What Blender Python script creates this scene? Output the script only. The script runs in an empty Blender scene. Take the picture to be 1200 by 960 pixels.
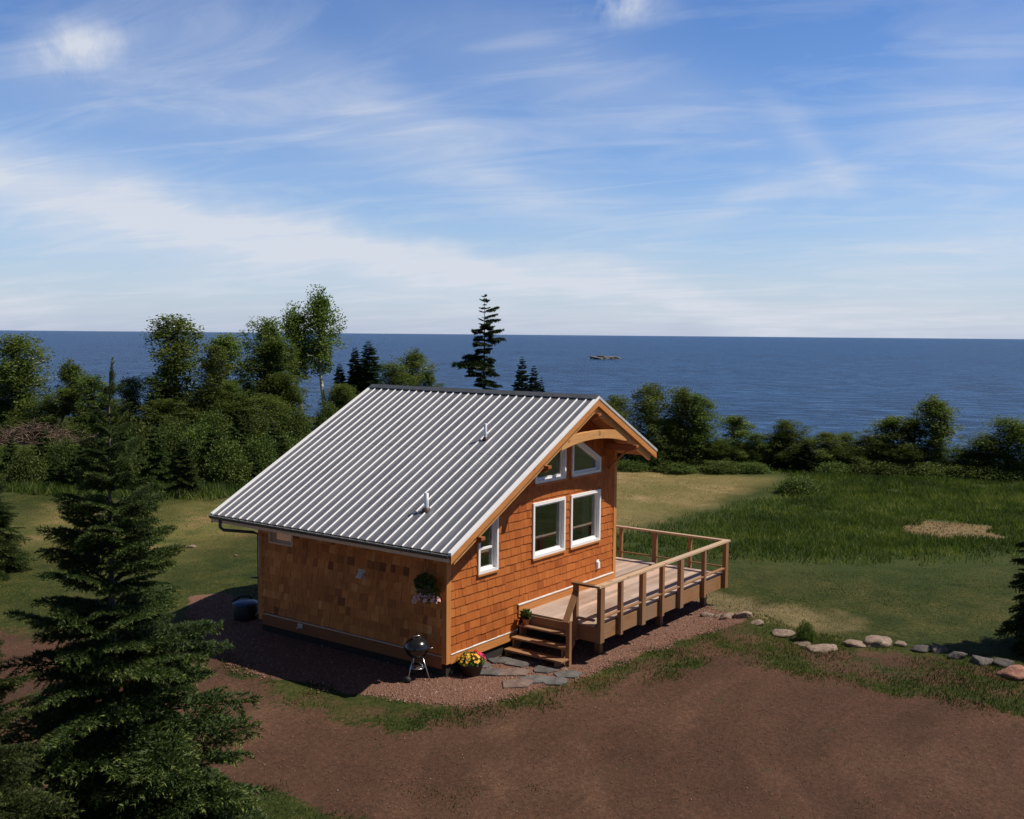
import bpy, math, random
import numpy as np
from mathutils import Vector, Matrix
from mathutils.geometry import tessellate_polygon
R = math.radians
rng = np.random.default_rng(7)
random.seed(7)
scn = bpy.context.scene
col = scn.collection

# ------------------------------------------------------------------ camera
CAM = Vector((-16.1627, -13.4119, 6.6936)); YAW, PITCH, ROLL, F = 0.9399, -0.0713, 0.0086, 1231.3
fw = Vector((math.sin(YAW)*math.cos(PITCH), math.cos(YAW)*math.cos(PITCH), math.sin(PITCH)))
r0 = Vector((math.cos(YAW), -math.sin(YAW), 0)); u0 = r0.cross(fw)
rt = r0*math.cos(ROLL) + u0*math.sin(ROLL); up = -r0*math.sin(ROLL) + u0*math.cos(ROLL)
cd = bpy.data.cameras.new('camera'); cam = bpy.data.objects.new('camera', cd); col.objects.link(cam)
m = Matrix((rt, up, -fw)).transposed().to_4x4(); m.translation = CAM; cam.matrix_world = m
cd.sensor_width = 36; cd.lens = 36*F/1200; cd.clip_end = 200000; cd.clip_start = .1
scn.camera = cam
G = -0.32

def at(x, y, z=G):
    """a spot of the survey sketch (1200 x 960) carried onto the level z"""
    d = fw*F + rt*(x-600) + up*(480-y)
    t = (z-CAM.z)/d.z
    return CAM.x+d.x*t, CAM.y+d.y*t
def dist(p): return math.hypot(p[0]-CAM.x, p[1]-CAM.y)
def top_z(p, x, y):
    """height above sea-level axis of a sketch spot standing over p"""
    d = fw*F + rt*(x-600) + up*(480-y)
    return CAM.z + d.z/math.hypot(d.x, d.y)*dist(p)

# ------------------------------------------------------------------ materials
def mat(name):
    m = bpy.data.materials.new(name); m.use_nodes = True
    nt = m.node_tree; nt.nodes.clear()
    out = nt.nodes.new('ShaderNodeOutputMaterial'); b = nt.nodes.new('ShaderNodeBsdfPrincipled')
    nt.links.new(b.outputs[0], out.inputs[0])
    return m, nt, b, out
def N(nt, t, **k):
    n = nt.nodes.new(t)
    for a, v in k.items():
        if a.startswith('i_'):
            key = a[2:]
            key = int(key) if key.isdigit() else key.replace('_', ' ')
            n.inputs[key].default_value = v
        else: setattr(n, a, v)
    return n
def ramp(nt, fac, stops, interp='LINEAR'):
    r = nt.nodes.new('ShaderNodeValToRGB'); r.color_ramp.interpolation = interp
    e = r.color_ramp.elements
    while len(e) < len(stops): e.new(.5)
    for k, (p, c) in zip(e, stops):
        k.position = p; k.color = (*c, 1) if len(c) == 3 else c
    nt.links.new(fac, r.inputs[0]); return r.outputs[0]
def noise(nt, scale, detail=4, vec=None, sc=None, rough=.55, dist_=0.):
    n = N(nt, 'ShaderNodeTexNoise', i_Scale=scale, i_Detail=detail, i_Roughness=rough, i_Distortion=dist_)
    if vec is None:
        vec = nt.nodes.new('ShaderNodeTexCoord').outputs['Object']
    if sc:
        mp = N(nt, 'ShaderNodeMapping'); mp.inputs['Scale'].default_value = sc
        nt.links.new(vec, mp.inputs[0]); vec = mp.outputs[0]
    nt.links.new(vec, n.inputs['Vector']); return n.outputs[0]
def mixc(nt, f, a, b, bt='MIX'):
    m = N(nt, 'ShaderNodeMix', data_type='RGBA', blend_type=bt)
    for s, v in ((m.inputs[0], f), (m.inputs[6], a), (m.inputs[7], b)):
        if hasattr(v, 'type') and hasattr(v, 'links'): nt.links.new(v, s)
        elif isinstance(v, (int, float)): s.default_value = v
        else: s.default_value = (*v, 1)
    return m.outputs[2]
def math_(nt, op, a, b=None, c=None, clamp=False):
    m = N(nt, 'ShaderNodeMath', operation=op, use_clamp=clamp)
    for s, v in zip(m.inputs, (a, b, c)):
        if v is None: continue
        if isinstance(v, (int, float)): s.default_value = v
        else: nt.links.new(v, s)
    return m.outputs[0]
def bump(nt, b, h, strength=.4, d=.01):
    n = N(nt, 'ShaderNodeBump', i_Strength=strength, i_Distance=d); nt.links.new(h, n.inputs['Height'])
    nt.links.new(n.outputs[0], b.inputs['Normal'])
def attr(nt, name): return N(nt, 'ShaderNodeAttribute', attribute_name=name).outputs['Fac']

def wood(name, c0, c1, axis='x', rough=.65, var=.35, weather=None):
    m, nt, b, o = mat(name)
    sc = {'x': (1.2, 22, 22), 'y': (22, 1.2, 22), 'z': (22, 22, 1.2)}[axis]
    g = noise(nt, 1.6, 6, sc=sc, rough=.6)
    big = noise(nt, 1.3, 3)
    f = math_(nt, 'ADD', math_(nt, 'MULTIPLY', g, .7), math_(nt, 'MULTIPLY', big, .3))
    c = ramp(nt, f, [(.3, c0), (.7, c1)])
    v = ramp(nt, attr(nt, 'var'), [(0, (1-var,)*3), (1, (1+var*.3,)*3)])
    c = mixc(nt, 1., c, v, 'MULTIPLY')
    kn = noise(nt, 5, 2, rough=.4)
    c = mixc(nt, ramp(nt, kn, [(.68, (0, 0, 0)), (.74, (.55, .55, .55))]), c, tuple(x*.35 for x in c0))
    if weather: c = mixc(nt, ramp(nt, noise(nt, .9, 5), [(.4, (0, 0, 0)), (.65, (.7, .7, .7))]), c, weather)
    nt.links.new(c, b.inputs['Base Color']); b.inputs['Roughness'].default_value = rough
    b.inputs['Specular IOR Level'].default_value = .3
    bump(nt, b, g, .35, .006)
    return m
def plain(name, c, rough=.5, metal=0, spec=.5, n=.12, nscale=9, bmp=0):
    m, nt, b, o = mat(name)
    f = noise(nt, nscale, 5)
    cc = ramp(nt, f, [(.3, tuple(x*(1-n) for x in c)), (.7, tuple(min(1, x*(1+n)) for x in c))])
    nt.links.new(cc, b.inputs['Base Color'])
    nt.links.new(ramp(nt, f, [(.3, (rough*.85,)*3), (.7, (min(1, rough*1.15),)*3)]), b.inputs['Roughness'])
    b.inputs['Metallic'].default_value = metal; b.inputs['Specular IOR Level'].default_value = spec
    if bmp: bump(nt, b, f, bmp, .01)
    return m

M = {}
for ax in 'xyz':
    M['cedar_'+ax] = wood('cedar_trim_'+ax, (.42, .155, .042), (.62, .27, .085), ax)
    M['deckwood_'+ax] = wood('treated_timber_'+ax, (.22, .105, .045), (.40, .205, .09), ax, var=.45, weather=(.26, .17, .11))
    M['beam_'+ax] = wood('cut_beam_'+ax, (.48, .22, .075), (.66, .36, .14), ax, var=.2)
M['floor'] = wood('deck_boards', (.42, .28, .205), (.60, .44, .345), 'x', var=.4, weather=(.44, .36, .31))
M['cap'] = wood('rail_cap', (.45, .29, .17), (.62, .43, .28), 'x', var=.2, weather=(.45, .36, .29))
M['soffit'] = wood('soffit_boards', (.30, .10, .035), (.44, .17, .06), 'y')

def shingle(name, stops, streak=.5):
    m, nt, b, o = mat(name)
    v = attr(nt, 'var')
    c = ramp(nt, v, stops)
    g = noise(nt, 3, 6, sc=(26, 26, 1.5), rough=.65)
    c = mixc(nt, streak, c, ramp(nt, g, [(.25, (.5, .5, .5)), (.6, (1.08, 1.08, 1.08))]), 'MULTIPLY')
    st = noise(nt, 1.1, 5)
    c = mixc(nt, ramp(nt, st, [(.5, (0, 0, 0)), (.72, (.5, .5, .5))]), c, tuple(x*.55 for x in stops[1][1]))
    nt.links.new(c, b.inputs['Base Color']); b.inputs['Roughness'].default_value = .7
    b.inputs['Specular IOR Level'].default_value = .25
    bump(nt, b, g, .5, .006); return m
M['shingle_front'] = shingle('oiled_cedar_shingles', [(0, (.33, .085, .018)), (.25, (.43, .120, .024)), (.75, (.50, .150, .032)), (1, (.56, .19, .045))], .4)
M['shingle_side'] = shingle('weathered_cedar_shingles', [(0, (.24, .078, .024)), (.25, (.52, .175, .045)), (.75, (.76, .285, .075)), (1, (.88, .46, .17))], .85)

def metal_roof():
    m, nt, b, o = mat('galvanised_roof_sheet')
    sp = noise(nt, 55, 3); st = noise(nt, 1.2, 5, sc=(.6, 3, .6))
    c = ramp(nt, st, [(.3, (.205, .215, .25)), (.7, (.30, .31, .35))])
    c = mixc(nt, .35, c, ramp(nt, sp, [(.35, (.7, .7, .7)), (.65, (1.1, 1.1, 1.1))]), 'MULTIPLY')
    nt.links.new(c, b.inputs['Base Color'])
    nt.links.new(ramp(nt, st, [(.3, (.38,)*3), (.7, (.5,)*3)]), b.inputs['Roughness'])
    b.inputs['Metallic'].default_value = .55
    bump(nt, b, sp, .12, .004); return m
M['roof'] = metal_roof()
M['rib'] = plain('rib_glint_white', (.93, .93, .95), .4, .0, .8, .03)  # near-white diffuse colour paints the sun glint onto the ribs
M['ridge'] = plain('ridge_metal', (.22, .225, .24), .4, .7)
M['gutter'] = plain('gutter_paint', (.10, .105, .10), .4, .3, .5, .25)
M['galv'] = plain('galvanised_pipe', (.75, .75, .77), .4, .5)
M['white'] = plain('white_window_paint', (.88, .88, .88), .45, 0, .4, .04)
M['cream'] = plain('cream_paint', (.78, .55, .37), .5)
M['flash'] = plain('white_flashing', (.6, .58, .55), .5, 0, .5, .15)
M['concrete'] = plain('concrete', (.032, .027, .023), .9, 0, .3, .3, 3, .4)  # brown-black base puts the unlit look of the footing into its colour
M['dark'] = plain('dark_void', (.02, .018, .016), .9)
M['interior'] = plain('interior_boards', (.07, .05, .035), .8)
M['curtain'] = plain('curtain_cloth', (.55, .52, .46), .9)
M['enamel'] = plain('black_enamel', (.012, .012, .013), .18, 0, .8, .3)
M['steel'] = plain('brushed_steel', (.6, .6, .62), .3, .9)
M['rubber'] = plain('black_plastic', (.02, .02, .02), .6)
M['grey_plastic'] = plain('grey_plastic', (.55, .55, .54), .55)
M['bluelid'] = plain('blue_plastic', (.02, .06, .18), .4)
M['terracotta'] = plain('terracotta', (.42, .17, .09), .8)
M['tub'] = plain('dark_tub', (.05, .03, .025), .6)
M['coir'] = plain('coir_liner', (.10, .07, .04), .95)

def glass():
    m, nt, b, o = mat('window_glass')
    nt.nodes.remove(b)
    gl = N(nt, 'ShaderNodeBsdfGlossy', i_Roughness=.015); gl.inputs[0].default_value = (.95, 1, .97, 1)
    tr = N(nt, 'ShaderNodeBsdfTransparent'); tr.inputs[0].default_value = (.62, .70, .64, 1)
    fr = N(nt, 'ShaderNodeFresnel', i_IOR=1.75)
    w = N(nt, 'ShaderNodeBump', i_Strength=.04, i_Distance=.02)
    nt.links.new(noise(nt, 2.2, 1), w.inputs['Height']); nt.links.new(w.outputs[0], gl.inputs['Normal'])
    mx = N(nt, 'ShaderNodeMixShader'); f = math_(nt, 'MULTIPLY', fr.outputs[0], 2.3, clamp=True)
    nt.links.new(f, mx.inputs[0]); nt.links.new(tr.outputs[0], mx.inputs[1]); nt.links.new(gl.outputs[0], mx.inputs[2])
    nt.links.new(mx.outputs[0], o.inputs[0]); return m
M['glass'] = glass()

def leaf(name, stops, trans=.3, rough=.6, spec=.25):
    m, nt, b, o = mat(name)
    v = attr(nt, 'var'); c = ramp(nt, v, stops)
    oi = N(nt, 'ShaderNodeObjectInfo').outputs['Random']
    hsv = N(nt, 'ShaderNodeHueSaturation')
    nt.links.new(math_(nt, 'MULTIPLY_ADD', oi, .03, .485), hsv.inputs['Hue'])
    nt.links.new(math_(nt, 'MULTIPLY_ADD', oi, .45, .78), hsv.inputs['Value'])
    nt.links.new(c, hsv.inputs['Color']); c = hsv.outputs[0]
    nt.links.new(c, b.inputs['Base Color']); b.inputs['Roughness'].default_value = rough
    b.inputs['Specular IOR Level'].default_value = spec
    t = N(nt, 'ShaderNodeBsdfTranslucent'); nt.links.new(mixc(nt, 1., c, (1.1, 1.25, .5), 'MULTIPLY'), t.inputs[0])
    mx = N(nt, 'ShaderNodeMixShader', i_Fac=trans)
    nt.links.new(b.outputs[0], mx.inputs[1]); nt.links.new(t.outputs[0], mx.inputs[2]); nt.links.new(mx.outputs[0], o.inputs[0])
    return m
M['birchleaf'] = leaf('birch_leaves', [(0, (.052, .076, .018)), (.5, (.118, .160, .038)), (1, (.25, .29, .09))], .42)
M['aspenleaf'] = leaf('alder_leaves', [(0, (.044, .068, .015)), (.5, (.098, .138, .031)), (1, (.19, .23, .06))], .42)
M['bushleaf'] = leaf('bush_leaves', [(0, (.034, .056, .013)), (.5, (.082, .120, .026)), (1, (.17, .20, .05))])
M['needle'] = leaf('spruce_needles', [(0, (.014, .026, .008)), (.6, (.038, .062, .016)), (.85, (.075, .105, .026)), (1, (.16, .19, .05))], .2)
M['farneedle'] = leaf('fir_needles', [(0, (.010, .022, .010)), (.6, (.022, .042, .016)), (1, (.045, .075, .025))], .1)
M['bankneedle'] = leaf('young_spruce_needles', [(0, (.020, .038, .010)), (.6, (.048, .082, .020)), (1, (.11, .15, .04))], .2)
M['grass'] = leaf('meadow_grass', [(0, (.026, .044, .010)), (.45, (.062, .094, .019)), (.8, (.12, .15, .034)), (1, (.22, .22, .075))], .35, .7)
M['lawn'] = leaf('lawn_grass', [(0, (.024, .038, .007)), (.5, (.044, .062, .011)), (1, (.11, .11, .026))], .4, .7)
M['drygrass'] = leaf('dry_cut_grass', [(0, (.14, .115, .045)), (.5, (.29, .22, .10)), (1, (.5, .38, .21))], .4, .8)
M['yellowgrass'] = leaf('yellow_green_grass', [(0, (.08, .085, .02)), (.5, (.17, .165, .04)), (1, (.30, .25, .08))], .4, .8)
M['hay'] = leaf('raked_hay', [(0, (.09, .07, .03)), (.5, (.20, .135, .065)), (1, (.33, .23, .12))], .1, .9)
M['petalyellow'] = plain('yellow_petals', (.75, .42, .03), .6, n=.3, nscale=20)
M['petalpink'] = plain('magenta_petals', (.7, .02, .22), .6, n=.3, nscale=20)
M['petalred'] = plain('red_petals', (.75, .05, .03), .6, n=.3, nscale=20)
M['petalpale'] = plain('pale_pink_petals', (.85, .50, .48), .6, n=.25, nscale=20)
def bark(name, c0, c1, band=0):
    m, nt, b, o = mat(name)
    n = noise(nt, 3, 5, sc=(3, 3, 9) if band else (9, 9, 2), rough=.6)
    nt.links.new(ramp(nt, n, [(.36, c0), (.48 if band else .65, c1)]), b.inputs['Base Color'])
    b.inputs['Roughness'].default_value = .85; bump(nt, b, n, .6, .02); return m
M['birchbark'] = bark('birch_bark', (.14, .11, .09), (.68, .63, .55), 1)
M['greybark'] = bark('grey_bark', (.035, .028, .022), (.12, .095, .07))
M['deadwood'] = bark('dead_branches', (.06, .04, .03), (.22, .155, .11))

def rock_mat(name, c0, c1, c2):
    m, nt, b, o = mat(name)
    n = noise(nt, 3.5, 8, rough=.65); n2 = noise(nt, 22, 4)
    c = ramp(nt, n, [(.3, c0), (.5, c1), (.72, c2)])
    c = mixc(nt, .4, c, ramp(nt, n2, [(.35, (.6,)*3), (.65, (1.15,)*3)]), 'MULTIPLY')
    hue = N(nt, 'ShaderNodeHueSaturation'); oi = N(nt, 'ShaderNodeObjectInfo').outputs['Random']
    nt.links.new(math_(nt, 'MULTIPLY_ADD', oi, .5, .75), hue.inputs['Value']); nt.links.new(c, hue.inputs['Color'])
    nt.links.new(hue.outputs[0], b.inputs['Base Color']); b.inputs['Roughness'].default_value = .85
    bump(nt, b, n, .6, .05); return m
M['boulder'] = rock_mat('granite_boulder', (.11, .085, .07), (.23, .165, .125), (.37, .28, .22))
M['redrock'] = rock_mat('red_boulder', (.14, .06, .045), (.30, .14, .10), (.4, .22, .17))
M['shadedrock'] = rock_mat('shaded_boulder', (.04, .035, .033), (.09, .08, .075), (.15, .13, .12))  # boulder rock with the shade over that stretch put into its colour
M['islet'] = rock_mat('islet_rock', (.10, .10, .10), (.20, .20, .19), (.34, .33, .31))
M['flag'] = rock_mat('flagstone', (.055, .053, .052), (.10, .096, .094), (.16, .15, .145))
M['flagred'] = rock_mat('flagstone_red', (.08, .055, .05), (.15, .105, .09), (.22, .165, .14))
def gravel_mat():
    m, nt, b, o = mat('red_gravel')
    nt.links.new(ramp(nt, attr(nt, 'var'), [(0, (.085, .042, .028)), (.35, (.18, .088, .060)), (.75, (.28, .155, .115)), (1, (.44, .34, .28))]), b.inputs['Base Color'])
    b.inputs['Roughness'].default_value = .85; return m
M['gravel'] = gravel_mat()

# ------------------------------------------------------------------ mesh helpers
def link(o, parent=None):
    col.objects.link(o)
    if parent: o.parent = parent
    return o
def tag(o, label=None, cat=None, group=None, kind=None):
    if label: o['label'] = label
    if cat: o['category'] = cat
    if group: o['group'] = group
    if kind: o['kind'] = kind
    return o
def empty(name, loc=(0, 0, 0), rz=0):
    o = bpy.data.objects.new(name, None); o.location = loc; o.rotation_euler = (0, 0, rz); o.empty_display_size = .2
    col.objects.link(o); return o
def np_mesh(name, verts, faces, var=None, mats=(), smooth=False, extra=None):
    """verts (n,3); faces (m,k) all same k"""
    me = bpy.data.meshes.new(name); verts = np.asarray(verts, np.float32); faces = np.asarray(faces, np.int32)
    me.vertices.add(len(verts)); me.vertices.foreach_set('co', verts.ravel())
    k = faces.shape[1]; nf = len(faces)
    me.loops.add(nf*k); me.loops.foreach_set('vertex_index', faces.ravel())
    me.polygons.add(nf); me.polygons.foreach_set('loop_start', np.arange(0, nf*k, k, dtype=np.int32))
    try: me.polygons.foreach_set('loop_total', np.full(nf, k, np.int32))
    except Exception: pass
    me.update(calc_edges=True)
    if var is not None:
        a = me.attributes.new('var', 'FLOAT', 'FACE'); a.data.foreach_set('value', np.asarray(var, np.float32))
    for nm, vals in (extra or {}).items():
        a = me.attributes.new(nm, 'FLOAT', 'POINT'); a.data.foreach_set('value', np.asarray(vals, np.float32))
    if smooth: me.polygons.foreach_set('use_smooth', np.ones(nf, bool))
    for mm in mats: me.materials.append(mm)
    return me
class MB:
    def __init__(s): s.v = []; s.f = []; s.var = []; s.sm = []
    def add(s, vs, fs, var=None, smooth=False):
        b = len(s.v); s.v += [tuple(v) for v in vs]
        if var is None: var = random.random()
        for f in fs: s.f.append([i+b for i in f]); s.var.append(var); s.sm.append(smooth)
        return s
    def box(s, a, b, var=None):
        x0, y0, z0 = (min(p, q) for p, q in zip(a, b)); x1, y1, z1 = (max(p, q) for p, q in zip(a, b))
        vs = [(x0,y0,z0),(x1,y0,z0),(x1,y1,z0),(x0,y1,z0),(x0,y0,z1),(x1,y0,z1),(x1,y1,z1),(x0,y1,z1)]
        return s.add(vs, [(0,3,2,1),(4,5,6,7),(0,1,5,4),(1,2,6,5),(2,3,7,6),(3,0,4,7)], var)
    def prism(s, poly, ax, a, b, var=None):
        """poly: 2d points; extruded along axis ax between a and b ('y': points are x,z; 'x': y,z; 'z': x,y)"""
        def P(p, t): return {'y': (p[0], t, p[1]), 'x': (t, p[0], p[1]), 'z': (p[0], p[1], t)}[ax]
        n = len(poly); vs = [P(p, a) for p in poly] + [P(p, b) for p in poly]
        return s.add(vs, [tuple(range(n))[::-1], tuple(range(n, 2*n))] + [(i, (i+1) % n, n+(i+1) % n, n+i) for i in range(n)], var)
    def tube(s, pts, rad, n=8, cap=True, var=None):
        pts = [Vector(p) for p in pts]; rad = rad if isinstance(rad, (list, tuple)) else [rad]*len(pts)
        b = []; prev = None
        for i, p in enumerate(pts):
            t = (pts[min(i+1, len(pts)-1)] - pts[max(i-1, 0)]).normalized()
            if prev is None:
                a = t.orthogonal().normalized()
            else:
                a = (prev - t*prev.dot(t)); a = a.normalized() if a.length > 1e-6 else t.orthogonal().normalized()
            prev = a; c = t.cross(a)
            for k in range(n):
                th = 2*math.pi*k/n; b.append(p + (a*math.cos(th) + c*math.sin(th))*rad[i])
        fs = []
        for i in range(len(pts)-1):
            for k in range(n): fs.append((i*n+k, i*n+(k+1) % n, (i+1)*n+(k+1) % n, (i+1)*n+k))
        if cap: fs += [tuple(range(n))[::-1], tuple(range((len(pts)-1)*n, len(pts)*n))]
        return s.add(b, fs, var, True)
    def lathe(s, prof, c=(0, 0, 0), n=20, var=None):
        vs = []; fs = []
        for r, z in prof:
            for k in range(n):
                th = 2*math.pi*k/n; vs.append((c[0]+r*math.cos(th), c[1]+r*math.sin(th), c[2]+z))
        for i in range(len(prof)-1):
            for k in range(n): fs.append((i*n+k, i*n+(k+1) % n, (i+1)*n+(k+1) % n, (i+1)*n+k))
        return s.add(vs, fs, var, True)
    def build(s, name, m, parent=None, bevel=0):
        me = bpy.data.meshes.new(name); me.from_pydata(s.v, [], s.f)
        a = me.attributes.new('var', 'FLOAT', 'FACE'); a.data.foreach_set('value', s.var)
        me.polygons.foreach_set('use_smooth', s.sm)
        me.materials.append(m); me.update()
        o = bpy.data.objects.new(name, me); link(o, parent)
        if bevel:
            bv = o.modifiers.new('bevel', 'BEVEL'); bv.width = bevel; bv.segments = 2; bv.limit_method = 'ANGLE'; bv.angle_limit = R(40)
        return o
def beam(p0, p1, w, h, upv=(0, 0, 1), var=None, mb=None):
    """a straight bar from p0 to p1, w across, h along upv"""
    mb = mb or MB(); p0 = Vector(p0); p1 = Vector(p1); t = (p1-p0).normalized(); u = Vector(upv)
    u = (u - t*u.dot(t)).normalized(); s = t.cross(u)
    vs = [p + s*(a*w/2) + u*(b*h/2) for p in (p0, p1) for a, b in ((-1, -1), (1, -1), (1, 1), (-1, 1))]
    return mb.add(vs, [(3, 2, 1, 0), (4, 5, 6, 7), (0, 1, 5, 4), (1, 2, 6, 5), (2, 3, 7, 6), (3, 0, 4, 7)], var)

# ------------------------------------------------------------------ terrain
NZ = np.random.default_rng(3).random((64, 64))
def vnoise(x, y, s):
    x = np.asarray(x)*s; y = np.asarray(y)*s
    xi = np.floor(x).astype(int); yi = np.floor(y).astype(int); fx = x-xi; fy = y-yi
    fx = fx*fx*(3-2*fx); fy = fy*fy*(3-2*fy)
    g = lambda a, b: NZ[a % 64, b % 64]
    return (g(xi, yi)*(1-fx)+g(xi+1, yi)*fx)*(1-fy) + (g(xi, yi+1)*(1-fx)+g(xi+1, yi+1)*fx)*fy - .5
def edge_dist(x, y):
    """metres inland (+) of the top of the bluff"""
    dx = np.asarray(x)-CAM.x; dy = np.asarray(y)-CAM.y
    az = np.arctan2(dx*r0.x+dy*r0.y, dx*math.sin(YAW)+dy*math.cos(YAW))     # bearing, 0 = out to the lake
    e = np.interp(az, [-3.2, -1.6, -.47, -.2, -.08, .03, .10, .2, .45, 1.6, 3.2], [900, 900, 95, 92, 88, 82, 70, 64, 62, 900, 900])
    return e - np.hypot(dx, dy)
def ground_h(x, y):
    x = np.asarray(x, float); y = np.asarray(y, float)
    r = np.hypot(x-2, y-1); k = np.clip((r-8)/25, 0, 1)
    h = G + k*(vnoise(x, y, .09)*.5 + vnoise(x+9, y, .3)*.14) + vnoise(x, y, 1.1)*.03*np.clip((r-5)/4, 0, 1)
    h = h + .22*np.exp(-((x-7.6)**2/3.5+(y+3.4)**2/.5))*(r > 3)         # soil heaped behind the boulders
    d = edge_dist(x, y)
    s = np.clip((2-d)/2, 0, None)
    return h - np.clip(s*2*.8, 0, 17.5)
def gh(p): return float(ground_h(p[0], p[1]))
def sdist(poly, x, y):
    """signed distance, + inside"""
    P = np.array(poly); Q = np.roll(P, -1, 0); x = np.asarray(x); y = np.asarray(y)
    best = np.full(x.shape, 1e9); ins = np.zeros(x.shape, bool)
    for (ax, ay), (bx, by) in zip(P, Q):
        ex, ey = bx-ax, by-ay; wx, wy = x-ax, y-ay
        t = np.clip((wx*ex+wy*ey)/(ex*ex+ey*ey+1e-12), 0, 1)
        best = np.minimum(best, np.hypot(wx-t*ex, wy-t*ey))
        c = ((ay > y) != (by > y)) & (x < (bx-ax)*(y-ay)/((by-ay) if by != ay else 1e-12)+ax); ins ^= c
    return np.where(ins, best, -best)
IP = lambda pts: [at(*p) for p in pts]
P_dirt = IP([(-500, 720), (0, 742), (120, 745), (235, 750), (300, 790), (330, 812), (400, 842), (470, 852), (540, 842), (620, 826), (700, 806), (780, 786), (840, 772), (900, 775), (960, 792), (1060, 812), (1200, 838), (1700, 900), (2600, 1500), (1200, 2600), (0, 2600), (-1500, 1500)])
P_grav = IP([(228, 700), (262, 696), (310, 712), (540, 700), (700, 690), (800, 700), (832, 716), (872, 728), (862, 738), (800, 752), (745, 772), (700, 790), (640, 806), (560, 826), (490, 828), (420, 818), (350, 800), (290, 790), (240, 760), (220, 720)])
P_tall = IP([(640, 640), (740, 622), (820, 600), (880, 583), (925, 566), (900, 556), (740, 549), (600, 544), (600, 541), (740, 543), (860, 546), (1000, 551), (1300, 560), (1400, 640), (1150, 660), (1000, 668), (850, 660), (700, 655)])
P_lawn = IP([(640, 662), (860, 666), (1000, 670), (1150, 662), (1300, 650), (1500, 800), (1200, 775), (1100, 768), (1010, 755), (940, 745), (880, 728), (820, 705), (700, 690)])
P_strip = IP([(335, 802), (420, 822), (490, 832), (560, 830), (640, 810), (700, 794), (750, 774), (805, 755), (865, 741), (940, 757), (1040, 764), (1180, 782), (1400, 815), (1400, 850), (1060, 806), (960, 786), (900, 770), (840, 767), (780, 780), (700, 800), (620, 820), (540, 836), (470, 846), (400, 836), (350, 818)])
P_mowed = IP([(600, 546), (735, 549), (800, 557), (912, 563), (880, 580), (820, 598), (740, 619), (640, 636), (560, 620), (560, 560)])
P_left = IP([(-150, 590), (60, 575), (200, 590), (330, 568), (400, 565), (400, 700), (250, 697), (235, 730), (100, 740), (-150, 735)])
P_leftdry = IP([(40, 590), (180, 612), (250, 590), (300, 572), (340, 570), (310, 600), (300, 625), (230, 650), (120, 655), (60, 640)])
P_hay = IP([(1045, 612), (1100, 611), (1170, 618), (1172, 632), (1110, 632), (1062, 626)])
P_bare = IP([(790, 690), (870, 702), (960, 715), (1030, 742), (950, 742), (860, 722), (800, 708)])
P_corner = IP([(250, 945), (330, 925), (400, 955), (460, 1000), (400, 1100), (150, 1100), (180, 960)])

def lines(lo, a, b, hi, st, g0=1.07):
    c = list(np.arange(a, b, st)); s = st; x = b
    while x < hi: c.append(x); s = min(s*g0, 60); x += s
    c.append(hi); s = st; x = a-st; L = []
    while x > lo: L.append(x); s = min(s*g0, 60); x -= s
    L.append(lo); return np.array(L[::-1]+c)
xs = lines(-900, -12, 13, 900, .14, 1.012); ys = lines(-900, -13, 12, 900, .14, 1.012)
X, Y = np.meshgrid(xs, ys); x = X.ravel(); y = Y.ravel(); nx = len(xs)
z = ground_h(x, y)
jag = vnoise(x, y, .8)*.6+vnoise(x, y, 1.7)*.5 + vnoise(x, y, 4)*.3
jf = vnoise(x, y, .35)*2.2 + vnoise(x, y, 1.2)
sm = lambda d, w: np.clip(d/w+.5, 0, 1)
A = dict(dirt=sm(sdist(P_dirt, x, y)+jag*1.2, 1.3), grav=sm(sdist(P_grav, x, y)+jag*.6, .5),
         tall=sm(sdist(P_tall, x, y)+jf*.9, 4.5), dry=sm(sdist(P_mowed, x, y)+jf*.6, 1.4), ldry=sm(sdist(P_leftdry, x, y)+jf, 2.5),
         hay=sm(sdist(P_hay, x, y)+jag*1.5, .8), bare=sm(sdist(P_bare, x, y)+jag*1.2, .8), corner=sm(sdist(P_corner, x, y)+jag*1.2, .6),
         strip=sm(sdist(P_strip, x, y)+jag, .5))
A['dirt'] = A['dirt']*(1-A['corner'])
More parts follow.
